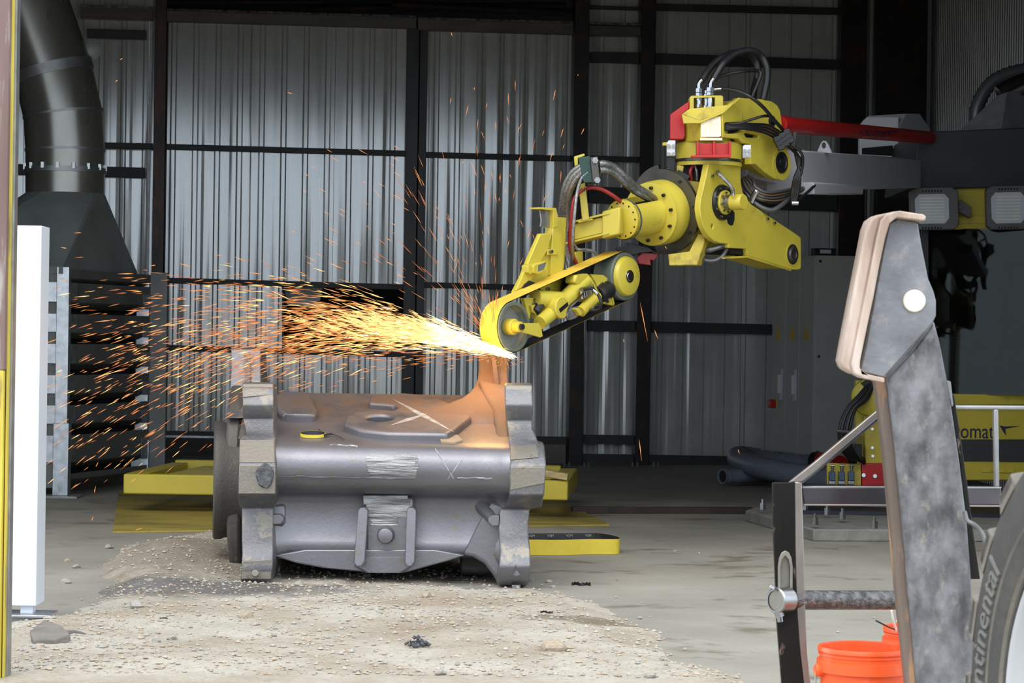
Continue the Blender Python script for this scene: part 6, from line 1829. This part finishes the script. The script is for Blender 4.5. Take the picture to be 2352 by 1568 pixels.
# ================================================================== LOADER IN FRONT (arm and wheel)
ld_ = thing('loader', 'worn dark loader arm and dusty tyre standing in front of the cab', 'vehicle', Vector((1.2, 5.6, 0)))
dA = 7.3
def ap(pts, d, th, name, matn, bevel=.006, parent=None, sh=(0, 0, 0), holes=()):
    return MB().prism([W(x, y, d) for x, y in pts], Vector((sh[0], th, sh[2])), holes=[[W(x, y, d) for x, y in h] for h in holes]).build(name, matn, parent or ld_, bevel=bevel, seg=3)
armf = [(2036, 868), (2100, 800), (2146, 735), (2162, 800), (2182, 905), (2205, 1060), (2222, 1200), (2232, 1330), (2240, 1568), (2244, 1800), (2122, 1800), (2106, 1568), (2088, 1380), (2072, 1200), (2056, 1030)]
ap(armf, dA, .09, 'lift_arm', 'arm_steel', .012)
arms = [(2010, 868), (2040, 860), (2060, 1030), (2076, 1200), (2092, 1380), (2110, 1568), (2126, 1800), (2096, 1800), (2082, 1568), (2062, 1380), (2046, 1200), (2030, 1030)]
ap(arms, dA + .025, .07, 'arm_side', 'arm_side', .01)
ap([(2182, 905), (2192, 905), (2204, 985), (2222, 1110), (2240, 1250), (2252, 1330), (2222, 1330), (2214, 1150), (2198, 1010)], dA + .03, .03, 'wear_strip', 'fork_black', .004)
ap([(2174, 873), (2184, 876), (2190, 930), (2186, 935)], dA + .01, .03, 'strip_end', 'arm_plate', .002)
# head plate with a bent flange around it
headp = [(2043, 512), (2060, 503), (2108, 512), (2116, 560), (2132, 640), (2144, 668), (2150, 690), (2150, 725), (2142, 742), (2090, 800), (2030, 866), (1975, 853), (1990, 790), (2010, 680), (2030, 570)]
ap(headp, dA - .035, .035, 'head_plate', 'arm_plate', .004)
fo = [(2128, 497), (2120, 492), (2068, 484), (2050, 486), (2036, 492), (2024, 505), (2014, 545), (2000, 620), (1984, 700), (1966, 790), (1956, 835), (1962, 858), (1980, 868), (2032, 879), (2032, 868), (1990, 858), (1975, 846), (1976, 828), (1990, 760), (2006, 685), (2020, 610), (2034, 545), (2044, 512), (2060, 500), (2124, 507)]
ap(fo, dA - .10, .10, 'head_flange', 'arm_edge', .006)
fo2 = [(2052, 486), (2024, 505), (2014, 545), (1984, 700), (1956, 835), (1966, 862), (1952, 855), (1936, 846), (1930, 828), (1938, 785), (1956, 690), (1976, 590), (1988, 525), (1996, 505), (2012, 494)]
ap(fo2, dA - .075, .12, 'flange_back', 'arm_edge', .01)
q = W(2099, 691, dA - .035)
MB().lathe(q, (0, -1, 0), [(-.03, .034), (.01, .034), (.013, .031), (.013, .006), (.010, .004), (.010, 0)], 36).build('pivot_pin', 'pin_cream', ld_)
hose('brake_hose', [(2216, 1176, 7.25), (2222, 1195, 7.22), (2240, 1206, 7.2), (2256, 1225, 7.15), (2266, 1255, 7.1)], .007, 'conduit_gray', f=pp, parent=ld_)
# wheel
R_t = 0.62
wa = Vector((-0.98, -0.19, 0)).normalized()
wc = W(2489, 1650, 4.8); wc = Vector((wc.x, 4.8, R_t))
tyre = MB().lathe(wc, wa, [(-.26, R_t * .66), (-.25, R_t * .85), (-.22, R_t * .955), (-.03, R_t * .968), (.0, R_t * .96), (.008, R_t * .92), (.010, R_t * .84), (.010, R_t * .76), (.008, R_t * .69), (.0, R_t * .655), (-.03, R_t * .645), (-.05, R_t * .63)], 96).build('tyre', 'tyre_rubber', ld_, ang=50)
wu = wa.cross(Vector((0, 0, 1))).normalized()      # horizontal in the wheel plane
if wu.x > 0: wu = -wu
wz = Vector((0, 0, 1))
def whp(a, r, t):
    return wc + (wu * cos(a) + wz * sin(a)) * r + wa * t
for k in range(22):
    a = 2 * pi * k / 22
    w0, w1 = .105, .085
    mb = MB()
    for t0_, t1_, sk in ((-.24, .0, .10),):
        lo = [whp(a - w0, R_t * .955, t1_ * .7), whp(a + w0 * .6, R_t * .955, t1_ * .7), whp(a + w0 * .6 + sk, R_t * .955, t0_), whp(a - w0 + sk, R_t * .955, t0_)]
        hi = [whp(a - w1, R_t * 1.02, t1_ * .5), whp(a + w1 * .6, R_t * 1.02, t1_ * .5), whp(a + w1 * .6 + sk, R_t * 1.02, t0_ + .02), whp(a - w1 + sk, R_t * 1.02, t0_ + .02)]
        mb.loft([lo, hi])
        sl = [whp(a - w0, R_t * .90, .01), whp(a + w0 * .5, R_t * .90, .01)]
        mb.loft([[lo[0], lo[1], hi[1], hi[0]], [whp(a - w0, R_t * .945, .006), whp(a + w0 * .5, R_t * .945, .006), whp(a + w1 * .5, R_t * .985, .0), whp(a - w1, R_t * .985, .0)]])
    mb.build('tread_lug', 'tyre_tread', tyre, bevel=.006)
for rr, tt_ in ((.775, .010), (.675, .005)):
    MB().lathe(wc, wa, [(tt_ - .004, R_t * (rr + .012)), (tt_ + .004, R_t * rr), (tt_ - .004, R_t * (rr - .012))], 96).build('sidewall_bead', 'tyre_tread', tyre, ang=60)
# raised maker's lettering bent around the sidewall
word = 'Continental'
vs_, fs_ = text_verts(word, 0.088, 0.003)
wv = max(v.x for v in vs_)
a_end = radians(-22)     # where the word starts (below), running up the tyre
mb = MB()
tot = .76
a_top = radians(34)
pts_ = []
for v in vs_:
    r = R_t * (.80 + .115 * (v.y / .065))
    a = a_top - tot + (v.x / wv) * tot
    # sidewall height at this radius
    rr = r / R_t
    prof_ = [(.76, .010), (.84, .010), (.92, .008), (.96, .0)]
    tt_ = np.interp(rr, [p_[0] for p_ in prof_], [p_[1] for p_ in prof_])
    # letters stand with their feet towards the hub: angle runs clockwise seen from outside
    pts_.append(whp(a, r, tt_ + .002 + v.z))
mb.add(pts_, fs_)
mb.build('tyre_lettering', 'tyre_letters', tyre)
MB().lathe(wc, wa, [(-.05, R_t * .625), (-.005, R_t * .642), (.004, R_t * .63), (.0, R_t * .60), (-.03, R_t * .57), (-.06, R_t * .50), (-.08, R_t * .3), (-.08, 0)], 72).build('wheel_rim', 'rim_white', ld_, ang=50)

# fork carriage hung in front of the loader
fc = thing('fork_carriage', 'black and bare steel fork carriage with a slotted upright', 'carriage', Vector((onz(1815, 1740).x, 7.9, 0)))
dFk = 7.9
slot = [(1787, 1372), (1787, 1300), (1790, 1280), (1796, 1268), (1804, 1264), (1812, 1268), (1818, 1280), (1821, 1300), (1821, 1372)]
slot_in = [(1793, 1362), (1793, 1302), (1797, 1284), (1804, 1276), (1811, 1284), (1815, 1302), (1815, 1362)]
upf = [(1775, 1110), (1778, 1108), (1826, 1108), (1826, 1250), (1830, 1400), (1838, 1500), (1846, 1568), (1852, 1700), (1806, 1750), (1795, 1560), (1784, 1420), (1780, 1300), (1776, 1200)]
def fk(pts, d, th, name, matn, bevel=.003, holes=(), parent=None, sh=0.0):
    return MB().prism([W(x, y, d) for x, y in pts], (sh, th, 0), holes=[[W(x, y, d) for x, y in h] for h in holes]).build(name, matn, parent or fc, bevel=bevel)
fk(upf, dFk, .03, 'upright', 'fork_black', holes=[slot_in])
fk([(1826, 1106), (1842, 1108), (1846, 1250), (1850, 1400), (1854, 1500), (1862, 1568), (1870, 1700), (1852, 1700), (1846, 1568), (1838, 1500), (1830, 1400), (1826, 1250)], dFk + .003, .04, 'upright_edge', 'fork_bare')
fk(slot, dFk - .004, .006, 'slot_rim', 'slot_bare', .002, holes=[slot_in])
fk([(1792, 1275), (1816, 1275), (1816, 1365), (1792, 1365)], dFk + .022, .004, 'slot_back', 'slot_bare', 0)
br = MB().cyl(W(1795, 1378, dFk - .0), W(2120, 1378, dFk + .25), 22.5 / F * dFk, n=28).build('cross_shaft', 'bar_steel', fc)
q = W(1800, 1378, dFk - .015)
ca = Vector((-.75, -.66, 0.02)).normalized()
MB().lathe(q, ca, [(-.02, 0), (-.02, .043), (.036, .043), (.040, .039), (.040, .034)], 36).build('collar', 'bright_steel', fc)
MB().lathe(q, ca, [(.0, .034), (.036, .034), (.036, 0)], 36).build('shaft_end', 'slot_bare', fc)
MB().cyl(W(1779, 1346, dFk - .04), W(1776, 1352, dFk - .04), .018, n=10).build('grub_screw', 'bright_steel', fc)
MB().cyl(W(1787, 1402, dFk - .04), W(1792, 1416, dFk - .04), .016, n=8).build('grub_screw', 'bright_steel', fc)
MB().cyl(W(1791, 1416, dFk - .04), W(1792, 1428, dFk - .04), .009, n=10).build('grub_screw', 'chrome', fc)
fk([(1842, 1119), (2300, 1121), (2300, 1160), (1846, 1157)], dFk + .02, .05, 'top_rail', 'fork_rail', .004)
fk([(1846, 1157), (2300, 1160), (2300, 1164), (1846, 1161)], dFk + .018, .05, 'rail_underside', 'fork_bare', .001)
fk([(1843, 1117), (2300, 1118), (2300, 1122), (1843, 1121)], dFk + .018, .05, 'rail_edge', 'bright_steel', .001)
fk([(1812, 1108), (1840, 1108), (1880, 1076), (1940, 1026), (2015, 962), (2060, 925), (2060, 905), (2012, 944), (1930, 1012), (1870, 1062)], dFk + .01, .03, 'brace', 'fork_bare', .003)
fk([(1838, 1111), (1846, 1110), (1900, 1066), (2017, 966), (2060, 930), (2060, 923), (2012, 960), (1930, 1030)], dFk + .005, .03, 'brace_edge', 'fork_rail', .002)
fk([(2040, 930), (2420, 932), (2420, 941), (2040, 939)], dFk + .03, .03, 'guard_rail', 'galvanised_dull', .004)
fk([(2283, 940), (2293, 940), (2296, 1118), (2286, 1118)], dFk + .03, .03, 'guard_post', 'galvanised_dull', .003)

# ================================================================== BUCKETS
def bucket(name, px, pyrim, wpx, d, label, zscale=1.0):
    c = W(px, pyrim, d); r = wpx / 2 / F * d
    z0 = 0.0; h = c.z
    b_ = thing(name, label, 'bucket', Vector((c.x, d, z0)))
    P0 = Vector((c.x, d, z0))
    MB().lathe(P0, (0, 0, 1), [(0.002, 0), (0.002, r * .84), (.012, r * .87), (h * .72, r * .93), (h * .74, r * .93), (h - .004, r * .965), (h - .004, r * .93), (h * .7, r * .905), (.012, r * .84), (.012, 0)], 64).build('body', 'bucket_orange', b_, ang=40)
    mb = MB()
    for za, zb_, ro in ((h * .80, h * .905, 1.02),):
        mb.lathe(P0, (0, 0, 1), [(za, r * .93), (za + .004, r * ro), (zb_ - .004, r * ro), (zb_, r * .95)], 64)
    mb.build('collar_band', 'bucket_orange', b_, ang=40)
    MB().lathe(P0, (0, 0, 1), [(h - .016, r * .955), (h - .014, r), (h - .003, r), (h, r * .985), (h, r * .955), (h - .01, r * .945)], 64).build('rim', 'bucket_orange', b_, ang=40)
    MB().lathe(P0, (0, 0, 1), [(h * .93, r * .95), (h * .935, r * .985), (h * .95, r * .985), (h * .955, r * .95)], 64).build('rib', 'bucket_orange', b_, ang=40)
    return b_, P0, r, h
bk, P0, rB_, hB_ = bucket('bucket', 1985, 1484, 212, 7.75, 'bright orange plastic bucket nearest the loader arm, open top')
hx = P0 + Vector((-rB_ * .98, -.03, hB_ * .82))
MB().lathe(hx, (-1, -.2, 0), [(-.03, .022), (.01, .022), (.016, .016), (.016, 0)], 20).build('handle_ear', 'bucket_orange', bk)
MB().tube([hx + Vector((-.014, 0, 0)), hx + Vector((-.012, -.02, -.10)), hx + Vector((.01, -.06, -.22)), hx + Vector((.06, -.12, -.30))], .003, 6, 6).build('bail_wire', 'galvanised_dull', bk)
bucket('bucket', 2132, 1440, 205, 8.55, 'half-hidden orange bucket with wires, behind the front bucket')
hose('cord', [(2048, 1402, 8.4), (2052, 1425, 8.42), (2060, 1450, 8.46), (2068, 1475, 8.5)], .004, 'cord_white', f=pp, parent=bpy.data.objects['bucket.001'])
hose('cord', [(2012, 1425, 8.4), (2030, 1434, 8.42), (2052, 1444, 8.46), (2080, 1450, 8.5)], .003, 'black_rubber', f=pp, parent=bpy.data.objects['bucket.001'])
hose('cord', [(2060, 1425, 8.4), (2072, 1427, 8.42), (2076, 1440, 8.46), (2080, 1460, 8.5)], .003, 'cord_white', f=pp, parent=bpy.data.objects['bucket.001'])

# ================================================================== SPARKS
SO = W(1158, 811, 14.1)
glow_d = bpy.data.lights.new('spark_glow', 'POINT')
glow_d.energy = 6; glow_d.color = (1.0, .50, .14); glow_d.shadow_soft_size = .05
glow = bpy.data.objects.new('spark_glow', glow_d); COL.objects.link(glow)
glow.location = W(1112, 792, 13.9)
sr = random.Random(21)
def ballistic(s, al, k):
    return -al * s + k * s * s
streaks = []          # (p0, p1, width, material)
def add_streak(x, y, dx, dy, ln, d, w_, mt):
    L_ = sqrt(dx * dx + dy * dy) + 1e-9
    dx, dy = dx / L_ * ln / 2, dy / L_ * ln / 2
    streaks.append((W(x - dx, y - dy, d - .01), W(x + dx, y + dy, d + .01), w_, mt))
while len(streaks) < 3500:
    # distance from the contact point, density falling off
    s = sr.betavariate(1.0, 1.9) * 1090
    al = sr.gauss(.325, .085); k = abs(sr.gauss(.00043, .00013))
    lo_ = sr.random()
    if s > 650 and sr.random() < .35: al -= .10 * sr.random()
    y0 = 811 + ballistic(s, al, k) + sr.gauss(0, 4 + s * .030)
    x0 = 1158 - s
    if y0 > 1120 or y0 < 560: continue
    sl = -al + 2 * k * s
    d = 14.1 - s / 1000 * (.9 + sr.gauss(0, .5)) 
    hot = max(0, 1 - s / 520) + sr.gauss(0, .25)
    u_ = sr.random()
    mt = 'spark_white' if hot > .95 else 'spark_yellow' if hot > .45 or u_ < .12 else 'spark_orange' if u_ < .72 else 'spark_red'
    ln = sr.uniform(16, 46) if s < 500 else sr.uniform(12, 40)
    add_streak(x0, y0, -1, sl + sr.gauss(0, .06), ln, d, sr.choice((1.0, 1.3, 1.7, 2.2)) * (1.15 if s > 700 else 1), mt)
# dense root of the jet
for _ in range(1200):
    s = abs(sr.gauss(0, 1)) * 160
    al = sr.gauss(.335, .055)
    y0 = 811 + ballistic(s, al, .0004) + sr.gauss(0, 2 + s * .012)
    add_streak(1158 - s, y0, -1, -al + sr.gauss(0, .05), sr.uniform(30, 70), 14.1 - s / 1000 + sr.gauss(0, .03), sr.uniform(2.0, 3.6), 'spark_white' if s < 170 else 'spark_yellow')
# faint lower fringe of the jet
for _ in range(260):
    s = sr.uniform(30, 620)
    al = sr.gauss(.02, .10); y0 = 815 + ballistic(s, al, .0001)
    if y0 > 900: continue
    add_streak(1158 - s, y0, -1, -al + .0002 * s, sr.uniform(12, 30), 14.1 - s / 1000, sr.uniform(1, 1.8), sr.choice(('spark_orange', 'spark_red', 'spark_orange')))
# upward fan along the belt
for _ in range(170):
    th = radians(sr.gauss(118, 22)); r = 60 + 420 * sr.random() ** 1.5
    x0, y0 = 1130 + r * cos(th) * .9, 790 - r * sin(th)
    if x0 > 1240: continue
    dx, dy = cos(th), -sin(th)
    add_streak(x0, y0, dx, dy, sr.uniform(14, 46), 14.05 + sr.gauss(0, .15), sr.uniform(.9, 1.7), sr.choice(('spark_red', 'spark_orange', 'spark_red')))
for _ in range(36):
    x0, y0 = sr.uniform(640, 960), sr.uniform(330, 640)
    add_streak(x0, y0, 1, .55, sr.uniform(12, 30), 14.0, 1.4, 'spark_orange')
for _ in range(40):
    x0, y0 = sr.uniform(1000, 1320), sr.uniform(190, 620)
    add_streak(x0, y0, sr.uniform(-.5, .5), 1, sr.uniform(8, 34), 14.0, 1.4, 'spark_orange')
for _ in range(60):
    a = sr.uniform(0, 2 * pi); r = sr.uniform(4, 48)
    add_streak(1160 + r * cos(a), 818 + abs(r * sin(a)) * .6, cos(a), .5, sr.uniform(5, 12), 14.0, 1.0, 'spark_orange')
for x0, y0, x1, y1 in ((1470, 692, 1488, 786), (1468, 1008, 1474, 1060), (1503, 757, 1512, 780), (1432, 778, 1434, 788), (1695, 1032, 1699, 1042), (1527, 565, 1532, 572), (282, 134, 275, 138), (271, 184, 264, 188), (1036, 74, 1039, 84), (1276, 206, 1270, 232), (660, 212, 674, 216), (1328, 171, 1327, 174), (1294, 294, 1287, 318), (1342, 294, 1334, 310), (188, 534, 168, 535), (220, 1072, 226, 1060), (216, 1132, 220, 1115), (210, 1196, 215, 1184), (310, 1217, 328, 1212)):
    streaks.append((W(x0, y0, 14.0), W(x1, y1, 14.0), 1.9, 'spark_orange'))
def spark_shape(p0, p1, w_):
    ax, u, v = basis(p1 - p0)
    r = w_ / 2 / F * p0.y
    m_ = p0.lerp(p1, .35)
    return [p0, m_ + u * r, m_ + v * r, m_ - u * r, m_ - v * r, p1], [(0, 1, 2), (0, 2, 3), (0, 3, 4), (0, 4, 1), (5, 2, 1), (5, 3, 2), (5, 4, 3), (5, 1, 4)]
# the 300 that show largest are things of their own
area = [(p1 - p0).length * w_ * (1 if p0.x < W(900, 800, 14).x else .0) for p0, p1, w_, m_ in streaks]
big = set(sorted(range(len(streaks)), key=lambda i: -area[i])[:300])
unit = {}
for mt in ('spark_white', 'spark_yellow', 'spark_orange', 'spark_red'):
    me = bpy.data.meshes.new('spark')
    r = .5
    me.from_pydata([(0, 0, -.5), (r, 0, -.15), (0, r, -.15), (-r, 0, -.15), (0, -r, -.15), (0, 0, .5)], [], [(0, 2, 1), (0, 3, 2), (0, 4, 3), (0, 1, 4), (5, 1, 2), (5, 2, 3), (5, 3, 4), (5, 4, 1)])
    me.materials.append(M[mt]); unit[mt] = me
mats4 = ['spark_white', 'spark_yellow', 'spark_orange', 'spark_red']
allv, allf, fm = [], [], []
for i, (p0, p1, w_, mt) in enumerate(streaks):
    if i in big:
        o_ = bpy.data.objects.new('spark', unit[mt]); COL.objects.link(o_)
        L_ = (p1 - p0).length; w3 = w_ / F * p0.y
        o_.matrix_world = Matrix.LocRotScale((p0 + p1) / 2, (p1 - p0).to_track_quat('Z', 'Y'), Vector((w3, w3, L_)))
        tag(o_, 'glowing orange spark streaking left from the grinding belt', 'spark', 'sparks flying off the grinder')
    else:
        v_, f_ = spark_shape(p0, p1, w_)
        b0 = len(allv); allv += [tuple(q) for q in v_]; allf += [tuple(b0 + j for j in f) for f in f_]; fm += [mats4.index(mt)] * 8
me = bpy.data.meshes.new('spark_shower'); me.from_pydata(allv, [], allf)
for q in mats4: me.materials.append(M[q])
me.polygons.foreach_set('material_index', fm)
so = bpy.data.objects.new('spark_shower', me); COL.objects.link(so)
tag(so, 'dense shower of tiny glowing sparks spraying left from the belt', 'sparks', kind='stuff')
bpy.context.view_layer.update()
